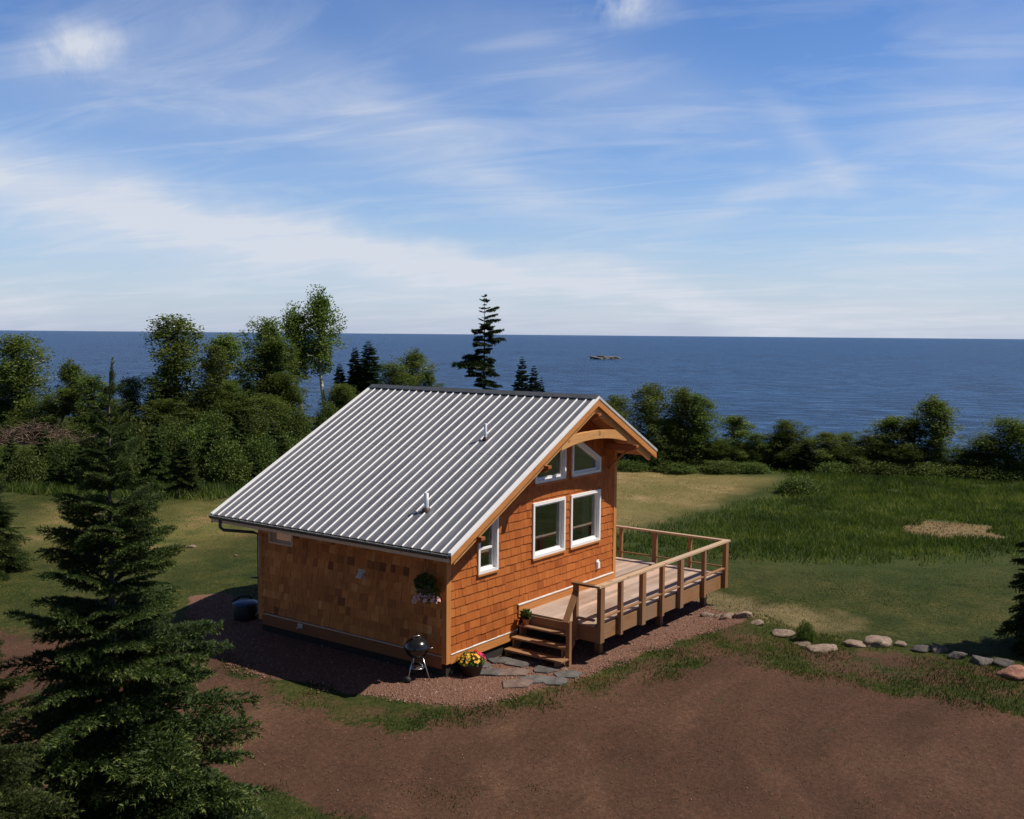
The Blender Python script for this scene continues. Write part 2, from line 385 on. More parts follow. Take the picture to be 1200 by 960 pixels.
# soft wheel ruts pressed in the dirt drive
rut = vnoise(x*.5+y*.2, y*.25-x*.1, .9)*.010
z = z + rut*A['dirt'] + A['grav']*.02
ii = np.arange(len(x)).reshape(len(ys), nx)
F4 = np.stack([ii[:-1, :-1].ravel(), ii[:-1, 1:].ravel(), ii[1:, 1:].ravel(), ii[1:, :-1].ravel()], 1)
def ground_mat():
    m, nt, b, o = mat('ground_cover')
    geo = N(nt, 'ShaderNodeNewGeometry').outputs['Position']
    nb = noise(nt, .22, 5, geo); nm = noise(nt, 1.1, 6, geo, rough=.6); nf = noise(nt, 9, 6, geo, rough=.7); ng = noise(nt, 45, 3, geo, rough=.8)
    green = ramp(nt, math_(nt, 'ADD', math_(nt, 'MULTIPLY', nm, .6), math_(nt, 'MULTIPLY', nf, .4)), [(.35, (.019, .030, .006)), (.5, (.034, .048, .009)), (.66, (.080, .076, .022))])
    green = mixc(nt, .9, green, ramp(nt, math_(nt, 'ADD', math_(nt, 'MULTIPLY', ng, .6), math_(nt, 'MULTIPLY', nf, .4)), [(.34, (.45, .45, .45)), (.5, (1, 1, 1)), (.66, (1.7, 1.55, 1.4))]), 'MULTIPLY')
    green = mixc(nt, ramp(nt, nb, [(.48, (0,)*3), (.7, (.35,)*3)]), green, (.10, .092, .032))
    def brk(name, k=1.5):
        e = math_(nt, 'MULTIPLY_ADD', math_(nt, 'SUBTRACT', math_(nt, 'ADD', math_(nt, 'MULTIPLY', nf, .6), math_(nt, 'MULTIPLY', nm, .4)), .5), k*2, attr(nt, name))
        return ramp(nt, e, [(.38, (0,)*3), (.62, (1,)*3)])
    dirt = ramp(nt, math_(nt, 'ADD', math_(nt, 'MULTIPLY', nb, .5), math_(nt, 'MULTIPLY', nf, .5)), [(.33, (.054, .028, .018)), (.5, (.088, .046, .029)), (.68, (.14, .078, .050))])
    trk = noise(nt, .55, 5, geo, sc=(.35, 1.5, 1), rough=.6)
    dirt = mixc(nt, .8, dirt, ramp(nt, noise(nt, 24, 5, geo, rough=.8), [(.34, (.55,)*3), (.5, (1,)*3), (.66, (1.55, 1.5, 1.45))]), 'MULTIPLY')
    dirt = mixc(nt, 1., dirt, ramp(nt, trk, [(.32, (.90, .90, .90)), (.5, (1, 1, 1)), (.68, (1.08, 1.07, 1.06))]), 'MULTIPLY')
    cc_ = N(nt, 'ShaderNodeVectorMath', operation='DISTANCE'); nt.links.new(geo, cc_.inputs[0]); q_ = at(1010, 905); cc_.inputs[1].default_value = (q_[0]+2.2, q_[1]-3.4, G)
    rng_ = math_(nt, 'SINE', math_(nt, 'ADD', math_(nt, 'MULTIPLY', cc_.outputs['Value'], 4.3), math_(nt, 'MULTIPLY', nm, 5.)))
    dirt = mixc(nt, math_(nt, 'MULTIPLY', ramp(nt, noise(nt, .8, 3, geo), [(.42, (0,)*3), (.62, (1,)*3)]), .8), dirt, mixc(nt, 1., dirt, ramp(nt, rng_, [(0, (.82,)*3), (1, (1.2,)*3)]), 'MULTIPLY'))
    dirt = mixc(nt, ramp(nt, ng, [(.62, (0,)*3), (.72, (.5,)*3)]), dirt, (.19, .14, .115))
    gr = ramp(nt, ng, [(.3, (.09, .045, .03)), (.5, (.18, .092, .066)), (.7, (.3, .19, .145))])
    dry = ramp(nt, math_(nt, 'ADD', math_(nt, 'MULTIPLY', nm, .5), math_(nt, 'MULTIPLY', nf, .5)), [(.35, (.12, .105, .035)), (.5, (.24, .18, .08)), (.66, (.38, .28, .15))])
    hay = ramp(nt, nf, [(.3, (.14, .09, .045)), (.7, (.36, .25, .14))])
    dry = mixc(nt, ramp(nt, noise(nt, .16, 4, geo, sc=(1, .5, 1)), [(.46, (0,)*3), (.6, (.7,)*3)]), dry, (.12, .12, .035))
    c = mixc(nt, attr(nt, 'dry'), green, dry)
    c = mixc(nt, math_(nt, 'MULTIPLY', attr(nt, 'ldry'), .85), c, ramp(nt, noise(nt, .5, 6, geo, rough=.6), [(.36, (.07, .085, .022)), (.5, (.16, .145, .045)), (.64, (.27, .18, .085))]))
    c = mixc(nt, math_(nt, 'MULTIPLY', attr(nt, 'bare'), math_(nt, 'MULTIPLY', nm, 1.4, clamp=True)), c, (.22, .165, .085))
    c = mixc(nt, math_(nt, 'MULTIPLY', attr(nt, 'tall'), .8), c, (.042, .064, .016))
    c = mixc(nt, math_(nt, 'MULTIPLY', attr(nt, 'hay'), .75), c, hay)
    c = mixc(nt, math_(nt, 'MULTIPLY', attr(nt, 'strip'), ramp(nt, nm, [(.42, (0,)*3), (.56, (1,)*3)])), c, dirt)
    c = mixc(nt, brk('grav', .8), c, gr)
    c = mixc(nt, brk('dirt'), c, dirt)
    patch = noise(nt, 1.7, 6, geo, sc=(.45, 1, 1), rough=.65)
    c = mixc(nt, math_(nt, 'MULTIPLY', attr(nt, 'dirt'), ramp(nt, patch, [(.64, (0,)*3), (.72, (.5,)*3)])), c, (.055, .062, .022))
    nt.links.new(c, b.inputs['Base Color']); b.inputs['Roughness'].default_value = .95; b.inputs['Specular IOR Level'].default_value = .15
    hgt = math_(nt, 'ADD', math_(nt, 'MULTIPLY', nf, .7), math_(nt, 'MULTIPLY', ng, .3))
    bump(nt, b, hgt, .8, .07)
    return m
gme = np_mesh('ground', np.stack([x, y, z], 1), F4, mats=[ground_mat()], smooth=True, extra=A)
g = link(bpy.data.objects.new('ground', gme)); tag(g, 'grassy shore land with reddish brown dirt drive around the cabin', 'ground', kind='structure')

# lake
def water_mat():
    m, nt, b, o = mat('lake_water')
    geo = N(nt, 'ShaderNodeNewGeometry').outputs['Position']
    mp = N(nt, 'ShaderNodeMapping'); mp.inputs['Rotation'].default_value = (0, 0, YAW+.25); nt.links.new(geo, mp.inputs[0]); v = mp.outputs[0]
    big = noise(nt, .003, 4, v, sc=(.5, 1.6, 1), rough=.6); mid = noise(nt, .03, 5, v, sc=(.5, 1.3, 1), rough=.7)
    wv = noise(nt, .16, 6, v, sc=(.55, 1.2, 1), rough=.68, dist_=.5)
    lane = noise(nt, .011, 5, v, sc=(2.2, .45, 1), rough=.65)
    f = math_(nt, 'ADD', math_(nt, 'MULTIPLY', big, .35), math_(nt, 'ADD', math_(nt, 'MULTIPLY', mid, .30), math_(nt, 'MULTIPLY', lane, .35)))
    c = ramp(nt, f, [(.40, (.0015, .022, .085)), (.60, (.012, .056, .155))])
    c = mixc(nt, ramp(nt, wv, [(.47, (.0,)*3), (.58, (.9,)*3)]), c, (.040, .110, .265))  # ripple light and dark mixed into the base colour by wave noise
    nt.links.new(c, b.inputs['Base Color']); b.inputs['Roughness'].default_value = .3
    b.inputs['IOR'].default_value = 1.33; b.inputs['Specular IOR Level'].default_value = .04
    n = N(nt, 'ShaderNodeBump', i_Strength=1., i_Distance=3.5); nt.links.new(wv, n.inputs['Height'])
    nt.links.new(n.outputs[0], b.inputs['Normal']); return m
LZ = -14.0
n = 96; rr = [0, 60, 200, 600, 2000, 8000, 30000, 90000]; vs = []
for r_ in rr:
    for k in range(n): vs.append((r_*math.cos(2*math.pi*k/n), r_*math.sin(2*math.pi*k/n), LZ))
fs = [(i*n+k, i*n+(k+1) % n, (i+1)*n+(k+1) % n, (i+1)*n+k) for i in range(len(rr)-1) for k in range(n)]
w = link(bpy.data.objects.new('lake', np_mesh('lake', vs, fs, mats=[water_mat()]))); tag(w, 'deep blue rippled lake reaching the horizon', 'lake', kind='structure')
# islet
def rock_mesh(name, seed, sub=3, flat=.6, rough=.25, m=None):
    import bmesh
    bm = bmesh.new(); bmesh.ops.create_icosphere(bm, subdivisions=sub, radius=1); rs = np.random.default_rng(seed); o = rs.random(3)*50
    pl = [Vector(rs.normal(size=3)).normalized() for _ in range(16)]
    from mathutils import noise as mn
    for v in bm.verts:
        p = v.co.copy()
        for q in pl:
            d = p.dot(q)
            if d > .66: p -= q*(d-.66)*.92
        p *= 1+rough*mn.noise(v.co*1.4+Vector(o))+rough*.4*mn.noise(v.co*4+Vector(o))
        p.z *= flat; v.co = p
    me = bpy.data.meshes.new(name); bm.to_mesh(me); bm.free(); me.polygons.foreach_set('use_smooth', np.ones(len(me.polygons), bool)); me.materials.append(m); return me
p = at(706, 421, LZ)
isl = link(bpy.data.objects.new('islet', rock_mesh('islet', 6, 5, .5, .9, M['islet']))); isl.location = (p[0], p[1], LZ-.3); isl.scale = (15, 15, 4.4); isl.rotation_euler = (0, 0, -YAW)
isl.scale = (16.5, 9, 7.5); tag(isl, 'low bare rocky islet out in the lake', 'islet')

# ------------------------------------------------------------------ cabin
W, D = 6.6445, 5.6734
XR, ZR, XE, ZE, XE2, ZE2, OF, OB = 4.50, 5.27, -.82, 2.49, 7.33, 3.81, .77, .70
SL = (ZR-ZE)/(XR-XE); SR = (ZR-ZE2)/(XE2-XR)
TH = .17
def rz(x): return ZR-SL*(XR-x) if x < XR else ZR-SR*(x-XR)
cabin = empty('cabin', (0, 0, 0))
tag(cabin, 'small orange cedar shingled cabin with ribbed metal roof', 'cabin')
wtop = lambda x: rz(x)-TH-.02
lw1 = (2.986, 1.65, 4.305, 2.915); lw2 = (4.544, 1.65, 5.881, 2.915); nw = (.992, 1.65, 1.693, 2.9)
q1 = [(3.05, 3.344), (4.31, 3.344), (4.31, 3.70+.52*1.27), (3.05, 3.70)]
q2 = [(4.574, 3.344), (5.876, 3.344), (5.876, 3.70), (4.574, 3.70+.52*1.30)]
rect = lambda w: [(w[0], w[1]), (w[2], w[1]), (w[2], w[3]), (w[0], w[3])]
def inset(poly, d):
    n = len(poly); out = []
    for i in range(n):
        p0, p1, p2 = Vector(poly[i-1]), Vector(poly[i]), Vector(poly[(i+1) % n])
        a = (p1-p0).normalized(); b = (p2-p1).normalized(); na = Vector((-a.y, a.x)); nb = Vector((-b.y, b.x))
        t = (na+nb); t = t/(1+na.dot(nb)); out.append(tuple(p1+t*d))
    return out
wins = [rect(lw1), rect(lw2), rect(nw), q1, q2]
def slab_holes(outer, holes, ax, a, b, mb):
    loops = [[Vector((p[0], p[1], 0)) for p in outer]] + [[Vector((p[0], p[1], 0)) for p in h[::-1]] for h in holes]
    tris = tessellate_polygon(loops); flat = [p for l in loops for p in l]; n = len(flat)
    P = lambda p, t: (p.x, t, p.y) if ax == 'y' else (t, p.x, p.y)
    fs = [t for t in tris] + [tuple(i+n for i in t[::-1]) for t in tris]; b0 = 0
    for l in loops:
        k = len(l); fs += [(b0+i, b0+(i+1) % k, b0+(i+1) % k+n, b0+i+n) for i in range(k)]; b0 += k
    mb.add([P(p, a) for p in flat]+[P(p, b) for p in flat], fs, .5)
gable = [(0, 0), (W, 0), (W, wtop(W)), (XR, wtop(XR)), (0, wtop(0))]
# walls (core), with real openings
mb = MB(); slab_holes(gable, [inset(w, .05) for w in wins], 'y', 0, .12, mb); core_f = mb
ew = (4.50, 1.83, 5.32, 2.22)
def clip(poly, a, b, keep_in):
    """clip polygon by line a->b, keep left side (keep_in) or right side"""
    out = []; n = len(poly)
    def s(p): v = (b[0]-a[0])*(p[1]-a[1])-(b[1]-a[1])*(p[0]-a[0]); return v if keep_in else -v
    for i in range(n):
        p, q = poly[i], poly[(i+1) % n]; sp, sq = s(p), s(q)
        if sp >= 0: out.append(p)
        if (sp > 0 and sq < 0) or (sp < 0 and sq > 0):
            t = sp/(sp-sq); out.append((p[0]+(q[0]-p[0])*t, p[1]+(q[1]-p[1])*t))
    return out
def area(p): return abs(sum(p[i-1][0]*p[i][1]-p[i][0]*p[i-1][1] for i in range(len(p))))/2
def subtract(poly, hole):
    out = []; cur = poly
    for i in range(len(hole)):
        a, b = hole[i], hole[(i+1) % len(hole)]
        o_ = clip(cur, a, b, False)
        if len(o_) > 2 and area(o_) > 1e-5: out.append(o_)
        cur = clip(cur, a, b, True)
        if len(cur) < 3: break
    return out
def shingles(u0, u1, z0, z1, outer, holes, ax, off, sgn, seed, exp=.187, thick=1.):
    """courses of tapered shakes; off = wall plane, sgn = outward direction"""
    rs = random.Random(seed); mb = MB(); z = z0; k = 0
    while z < z1:
        u = u0 - rs.random()*.15; cv = rs.gauss(0, .06)
        while u < u1:
            wd = rs.uniform(.09, .24); gap = .007 if rs.random() < .7 else .0015
            e = exp + .018; dz = rs.gauss(0, .004)
            poly = [(u, z+dz), (u+wd-gap, z+dz), (u+wd-gap, z+e), (u, z+e)]
            for i in range(len(outer)):
                poly = clip(poly, outer[i], outer[(i+1) % len(outer)], True)
                if len(poly) < 3: break
            pcs = [poly] if len(poly) > 2 else []
            for h in holes:
                nx_ = []
                for p in pcs: nx_ += subtract(p, h)
                pcs = nx_
            v = min(1, max(0, rs.gauss(.5, .17)+cv - (.35 if rs.random() < .06 else 0)))
            t0 = rs.uniform(.017, .026)*thick
            for p in pcs:
                P = lambda q, d: (q[0], off+sgn*d, q[1]) if ax == 'y' else (off+sgn*d, q[0], q[1])
                th = lambda q: t0*(1-.85*(q[1]-z)/e)
                n_ = len(p)
                vs = [P(q, -.001) for q in p]+[P(q, th(q)) for q in p]
                mb.add(vs, [tuple(range(n_, 2*n_))]+[(i, (i+1) % n_, n_+(i+1) % n_, n_+i) for i in range(n_)], v)
            u += wd
        z += exp; k += 1
    return mb
OUT = [(0.09, .17), (W-.09, .17), (W-.09, wtop(W-.09)), (XR, wtop(XR)), (0.09, wtop(.09))]
wf = core_f.build('wall', M['interior'], cabin); tag(wf, 'sunlit gable wall of bright orange shingles')
shingles(0, W, .17, 5.2, OUT, [inset(w, .03) for w in wins], 'y', 0, -1, 11).build('shingles', M['shingle_front'], wf)
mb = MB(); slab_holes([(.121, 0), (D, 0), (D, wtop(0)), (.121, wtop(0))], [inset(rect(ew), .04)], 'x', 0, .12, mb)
wl = mb.build('wall', M['interior'], cabin); tag(wl, 'shaded long wall of brown weathered shingles')
shingles(0, D, .17, 2.8, [(.09, .17), (D-.09, .17), (D-.09, wtop(0)), (.09, wtop(0))], [inset(rect(ew), .03)], 'x', 0, -1, 12, .187, 1.7).build('shingles', M['shingle_side'], wl)
mb = MB(); mb.prism(gable, 'y', D-.12, D, .4); wb = mb.build('wall', M['shingle_side'], cabin)
mb = MB(); mb.box((W-.12, .121, 0), (W, D-.121, wtop(W)), .4); wr = mb.build('wall', M['shingle_front'], cabin)
mb = MB(); mb.box((.121, .121, .0), (W-.121, D-.121, .55), .3); mb.build('interior_floor', M['interior'], cabin)
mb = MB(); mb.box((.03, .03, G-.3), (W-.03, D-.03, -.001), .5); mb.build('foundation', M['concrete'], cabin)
# corner boards, skirt boards, flashing
for nm, b_ in (('corner_board', [((-.03, -.03, -.02), (.115, .0, wtop(0)+.02)), ((-.03, .0005, -.02), (0, .10, wtop(0)-.05))]),
               ('corner_board', [((W-.10, -.03, -.02), (W+.03, -.0005, wtop(W))), ((W, .0, -.02), (W+.03, .1, wtop(W)-.05))]),
               ('corner_board', [((-.03, D-.11, -.02), (0, D+.03, wtop(0)-.05)), ((.0005, D, -.02), (.12, D+.03, wtop(0)-.05))])):
    mb = MB()
    for a, b in b_: mb.box(a, b, .9)
    mb.build(nm, M['cedar_z'], cabin, .004)
mb = MB(); mb.box((.118, -.028, -.04), (2.44, 0, .155), .8); mb.build('skirt_board', M['cedar_x'], cabin, .003)
mb = MB(); mb.box((-.028, .102, -.13), (0, D-.112, .115), .1); mb.build('skirt_board', M['soffit'], cabin, .003)
mb = MB(); mb.prism([(-.0, .185), (-.040, .162), (-.040, .150), (0, .157)], 'x', .118, 2.44, .5); mb.build('flashing', M['flash'], cabin)
mb = MB(); mb.prism([(-.0, .142), (-.036, .127), (-.036, .120), (0, .118)], 'y', .102, D-.112, .5); mb.build('flashing', M['cream'], cabin)
mb = MB(); mb.box((2.46, -.045, .43), (W-.10, -.0, .70), .7); mb.build('ledger_board', M['cedar_x'], cabin, .003)
mb = MB(); mb.prism([(0, .735), (-.06, .715), (-.06, .702), (0, .7025)], 'x', 2.45, W-.10, .5); mb.build('flashing', M['flash'], cabin)

# windows
def window(poly, d=.115, rail=None, curtain=None, name='window', ax='y', fm='white', proud=.05):
    P = (lambda p, t: (p[0], -t, p[1])) if ax == 'y' else (lambda p, t: (-t, p[0], p[1]))
    def ring(o, i, t0, t1, mb):
        n = len(o); vs = [P(p, t) for t in (t0, t1) for q in (o, i) for p in q]
        fs = []
        for k in range(n):
            j = (k+1) % n
            fs += [(2*n+k, 2*n+j, 3*n+j, 3*n+k), (k, j, 2*n+j, 2*n+k), (n+k, n+j, 3*n+j, 3*n+k), (k, j, n+j, n+k)]
        mb.add(vs, fs, .5)
    fr = MB(); o = inset(poly, 0); i1 = inset(poly, d*.55); i2 = inset(poly, d)
    ring(o, i1, -.10, proud, fr)
    wobj = fr.build(name, M[fm], cabin, .004)
    s = MB(); ring(i1, i2, -.09, proud-.075, s)
    if rail:
        xs_ = [p[0] for p in i2]; s.add([P((a, b), t) for t in (-.08, proud-.085) for a, b in ((min(xs_), rail-.025), (max(xs_), rail-.025), (max(xs_), rail+.025), (min(xs_), rail+.025))],
              [(0, 1, 2, 3), (7, 6, 5, 4), (0, 4, 5, 1), (1, 5, 6, 2), (2, 6, 7, 3), (3, 7, 4, 0)], .5)
    s.build('sash', M[fm], wobj, .003)
    g_ = MB(); n = len(i2); g_.add([P(p, -.06) for p in i2], [tuple(range(n))], .5); g_.build('pane', M['glass'], wobj)
    if ax == 'y':
        sill = MB(); x0 = min(p[0] for p in poly); x1 = max(p[0] for p in poly); zz = min(p[1] for p in poly)
        sill.box((x0-.015, -.062, zz-.045), (x1+.015, -.001, zz-.002), .6); sill.build('sill', M['cedar_x'], wobj, .003)
        sill = MB(); hz = max(p[1] for p in poly)
    if curtain:
        c = MB(); a, b, z0_, z1_ = curtain; n = 26; vs = []
        for k in range(n+1):
            t = k/n; xx = a+(b-a)*t; yy = .22+.02*math.sin(t*math.pi*9)
            vs += [(xx, yy, z0_), (xx, yy, z1_)]
        c.add(vs, [(2*k, 2*k+2, 2*k+3, 2*k+1) for k in range(n)], .5, True); c.build('curtain', M['curtain'], wobj)
    return wobj
window(rect(nw), rail=2.16); window(rect(lw1), curtain=(3.02, 3.22, 1.6, 2.9)); window(rect(lw2), curtain=(5.45, 5.75, 1.6, 2.9))
window(q1); window(q2)
window(rect(ew), .08, ax='x', fm='cream', proud=.045)

# roof
roof = MB()
for a, b in (((XE+.03, ZE), (XR, ZR)), ((XR, ZR), (XE2-.03, ZE2))):
    roof.prism([(a[0], rz(a[0])-.012), (b[0], rz(b[0])-.012), (b[0], rz(b[0])-TH), (a[0], rz(a[0])-TH)], 'y', -OF+.055, D+OB-.02, .5)
ro = roof.build('roof', M['soffit'], cabin)
NR = 29; y0, y1 = -OF-.01, D+OB; pit = (y1-y0)/NR
def sheet(xa, xb, lift, name):
    nrm = Vector((-(rz(xb)-rz(xa)), 0, xb-xa)).normalized(); mb = MB()
    prof = []
    for k in range(NR+1):
        yc = y0+k*pit; prof += [(yc-.014, 0), (yc-.008, .014), (yc+.008, .014), (yc+.014, 0)]
        if k < NR:
            for q in (.36, .64): prof += [(yc+pit*q-.012, 0), (yc+pit*q, .0015), (yc+pit*q+.012, 0)]
    prof = [p for p in prof if y0-.001 <= p[0] <= y1+.001]
    prof = [(y0, .02)]+prof+[(y1, .02)]
    vs = []
    for xx in (xa, xb):
        for yy, h in prof:
            pt = Vector((xx, yy, rz(xx)))+nrm*(h+lift); vs.append(tuple(pt))
    n = len(prof); mb.add(vs, [(i, i+1, n+i+1, n+i) for i in range(n-1)], .5)
    return mb.build(name, M['roof'], ro)
sheet(XE, 2.20, 0, 'roof_panel'); sheet(2.17, XR, .003, 'roof_panel'); sheet(XR, XE2, 0, 'roof_panel')
def ribs(xa, xb):
    nrm = Vector((-(rz(xb)-rz(xa)), 0, xb-xa)).normalized(); mb = MB()
    for k in range(1, NR):
        yc = y0+k*pit; w_ = .010+random.uniform(-.0015, .0015)
        vs = [tuple(Vector((xx, yc+a, rz(xx)))+nrm*h) for xx in (xa, xb) for a, h in ((-w_-.006, .004), (-w_*.8, .024), (w_*.8, .024), (w_+.006, .004))]
        mb.add(vs, [(0, 1, 5, 4), (1, 2, 6, 5), (2, 3, 7, 6), (0, 3, 2, 1), (4, 5, 6, 7)], random.random())
    return mb
ribs(XE-.004, XR-.10).build('rib', M['rib'], ro); ribs(XR+.10, XE2+.004).build('rib', M['rib'], ro)
mb = MB(); c = .13
mb.prism([(XR-c, rz(XR-c)+.045), (XR, ZR+.058), (XR+c, rz(XR+c)+.045), (XR+c, rz(XR+c)+.03), (XR, ZR+.03), (XR-c, rz(XR-c)+.03)], 'y', y0-.015, y1+.01, .5)
mb.build('ridge_cap', M['ridge'], ro)
for xa, xb in ((XE-.01, XR), (XR, XE2+.01)):         # bright metal edge strip along each rake, then the fascia boards
    for ya, yb in ((-OF-.035, -OF+.05), (y1-.05, y1+.03)):
        mb = MB(); mb.prism([(xa, rz(xa)+.030), (xb, rz(xb)+.030), (xb, rz(xb)-.035), (xa, rz(xa)-.035)], 'y', ya, yb, .5); mb.build('edge_trim', M['rib'] if xa < 0 else M['galv'], ro)
    def fas(t0, t1, ya, yb, mm, sh=0):
        mb = MB(); a = xa+.012+sh*(xa < 0); b = xb-.012-sh*(xb > XR)
        a = a if xa < 0 else XR; b = b if xb > XR else XR
        mb.prism([(a, rz(a)-t0), (b, rz(b)-t0), (b, rz(b)-t1), (a, rz(a)-t1)], 'y', ya, yb, .9); return mb.build('rake_board', mm, ro)
    fas(.036, .20, -OF-.022, -OF+.03, M['cedar_x']); fas(.10, .34, -OF+.055, -OF+.14, M['beam_x'], .18)
    fas(.036, .20, y1-.02, y1+.02, M['cedar_x'])
# front truss: arched collar beam
zl = lambda x: rz(x)-.34
top = []; bot = []
for k in range(15):
    t = k/14; xx = 3.08+t*(5.92-3.08); s = 1-(2*t-1)**2
    bot.append((xx, 4.14+.16*s)); top.append((xx, min(4.41+.08*s, rz(xx)-.25)))
mb = MB(); mb.prism(bot+top[::-1], 'y', -OF+.05, -OF+.17, .9)
mb.build('collar_beam', M['beam_x'], cabin, .005)
# purlins with shaped ends + knee braces
def purlin(px, drop=.2, brace=True, w=.13):
    t = rz(px)-drop-.13; mb = MB()
    mb.prism([(.0, t+.0), (-OF-.06, t), (-OF-.06, t-.06), (-OF-.03, t-.10), (-OF+.05, t-.13), (-OF+.09, t-.155), (0, t-.155)], 'x', px-w/2, px+w/2, .5)
    p = mb.build('purlin', M['soffit'], cabin, .004)  # darker wood on purlins and braces: shade put into the colour
    if brace:
        mb = MB(); n = 9; o_ = []; i_ = []
        for k in range(n):
            a = k/(n-1); yy = -.03-(.52)*a; zz = t-.66+.50*a
            s = math.sin(a*math.pi)*.06
            o_.append((yy+.035+s*.7, zz+.0+s*-.0)); i_.append((yy-.045+s*.7, zz+.02))
        mb.prism(o_+i_[::-1], 'x', px-.045, px+.045, .4); mb.build('knee_brace', M['soffit'], cabin, .004)
purlin(.14, .18); purlin(2.47, .2, True); purlin(XR, .24, False); purlin(6.28, .2)
# gutter + downspout + eave boards
mb = MB(); mb.prism([(XE+.015, ZE-.02), (XE-.08, ZE-.02), (XE-.085, ZE-.035), (XE-.065, ZE-.085), (XE+.015, ZE-.09), (XE+.015, ZE-.08), (XE-.055, ZE-.075), (XE-.073, ZE-.038), (XE+.015, ZE-.035)], 'y', -OF-.0, y1+.0, .5)
gu = mb.build('gutter', M['gutter'], cabin)
mb = MB(); mb.box((XE-.02, -OF+.02, ZE-.165), (XE+.055, y1-.02, ZE-.093), .9); mb.build('eave_board', M['cream'], cabin, .003)
mb = MB(); mb.tube([(XE-.035, D+.35, ZE-.08), (XE-.035, D+.35, ZE-.26), (XE+.03, D+.30, ZE-.33), (-.10, D+.12, ZE-.46), (.03, D+.075, ZE-.52), (.03, D+.075, .12), (-.02, D+.12, .02)], .038, 8)
mb.build('downspout', M['gutter'], cabin)
mb = MB(); mb.tube([(-.10, D-.08, 1.93), (-.10, D-.08, 1.0)], .012, 6); mb.tube([(-.06, D-.16, 1.98), (-.10, D-.08, 1.93)], .012, 6); mb.build('cable', M['flash'], cabin)
mb = MB(); mb.tube([(0, D+.02, .95), (-.04, D+.26, .92)], .02, 8); mb.build('spigot', M['rubber'], cabin)
# roof vents
def vent(px, py, r_, h, m_):
    zz = rz(px); mb = MB(); mb.lathe([(r_, -.05), (r_, h), (r_*.8, h+.005), (0.001, h)], (px, py, zz), 14)
    v_ = mb.build('vent_pipe', m_, ro)
    mb = MB(); mb.lathe([(r_*2.2, -.03), (r_*1.9, .02), (r_*1.2, .06), (r_*1.02, .065)], (px, py, zz), 14); mb.build('vent_boot', M['redrock'] if 0 else M['tub'], v_)
vent(.23, .74, .05, .36, M['galv']); vent(2.66, 1.08, .035, .36, M['galv'])
# small fittings
mb = MB(); mb.box((-.025, 2.25, 1.42), (-.001, 2.45, 1.62), .5); mb.prism([(-.02, 1.44), (-.13, 1.44), (-.13, 1.47), (-.02, 1.61)], 'y', 2.27, 2.43, .5); mb.build('vent_hood', M['flash'], cabin, .004)
mb = MB(); mb.box((5.75, -.03, .93), (5.87, -.018, 1.16), .5); mb.box((5.765, -.07, .95), (5.855, -.029, 1.11), .5); mb.build('outlet_box', M['white'], cabin, .006)
mb = MB(); mb.box((-.05, 4.2, .0), (-.028, 4.34, .10), .5); mb.tube([(-.05, 4.27, .06), (-.12, 4.27, .05), (-.13, 4.27, .0)], .015, 8); mb.build('faucet', M['grey_plastic'], cabin, .003)

# ------------------------------------------------------------------ deck
deck = empty('deck', (2.64, -2.03, G)); deck_off = Vector(deck.location)
tag(deck, 'raised wooden deck with open railing at the cabin gable', 'deck')
def dk(mb, name, m_, parent=None, bevel=.003):
    mb.v = [(v[0]-deck_off.x, v[1]-deck_off.y, v[2]-deck_off.z) for v in mb.v] ; return mb.build(name, m_, parent or deck, bevel)
ZD = .53; XS, XD, YD = 2.71, 8.97, -1.90; YB = 5.2
mb = MB(); yy = YD-.0
while yy < -.06:
    x = XS-.085; 
    mb.box((x, yy, ZD-.035), (5.4+random.uniform(-.4, .4), min(yy+.134, -.048), ZD)); mb.v = mb.v
    xl = mb.v[-1][0]; xl = max(v[0] for v in mb.v[-8:])
    mb.box((xl+.004, yy, ZD-.035), (XD+.02, min(yy+.134, -.048), ZD)); yy += .14
while yy < YB:
    mb.box((W+.032, yy, ZD-.035), (XD+.02, yy+.134, ZD)); yy += .14
dk(mb, 'floor_boards', M['floor'])
FB = .148
mb = MB(); mb.box((XS, YD-.04, FB+.01), (XD, YD-.001, ZD-.037), .7); dk(mb, 'rim_joist', M['deckwood_x'])
mb = MB(); mb.box((XS-.04, YD-.0395, FB+.01), (XS-.001, -.05, ZD-.037), .4); dk(mb, 'rim_joist', M['deckwood_y'])
mb = MB(); mb.box((XD+.001, YD-.04, FB+.04), (XD+.04, YB, ZD-.037), .4); dk(mb, 'rim_joist', M['deckwood_y'])
mb = MB()
for k in range(1, 14): mb.box((XS+k*.46, YD+.0, FB+.1), (XS+k*.46+.04, -.05, ZD-.037), .3)
dk(mb, 'joists', M['deckwood_y'], bevel=0)
for px in (3.4, 6.2, 8.6):
    for py in (-1.55, 1.6):
        if px < 7 and py > 0: continue
        mb = MB(); mb.box((px-.07, py-.07, G-.2), (px+.07, py+.07, FB+.1), .3); dk(mb, 'support_post', M['deckwood_z'])
RT = 1.398
fx = [2.74, 3.56, 4.55, 5.47, 6.42, 7.68, 8.95]
for i, px in enumerate(fx):
    wd = .165 if i in (0, 2, 4, 6) else .10
    mb = MB(); mb.box((px-wd/2*1.0, YD-.14, FB), (px+wd/2, YD-.041, RT-.052), random.uniform(.3, .9)); dk(mb, 'post', M['deckwood_z'])
for i, py in enumerate((-.92, .14, 1.2, 2.3, 3.4, 4.5, 5.2)):
    wd = .135 if i % 2 else .08
    mb = MB(); mb.box((XD+.041, py-wd/2, FB), (XD+.13, py+wd/2, RT-.052), random.uniform(.3, .9)); dk(mb, 'post', M['deckwood_z'])
mb = MB(); mb.box((XS-.13, -1.48, FB), (XS-.041, -1.38, RT-.052), .6); dk(mb, 'post', M['deckwood_z'])
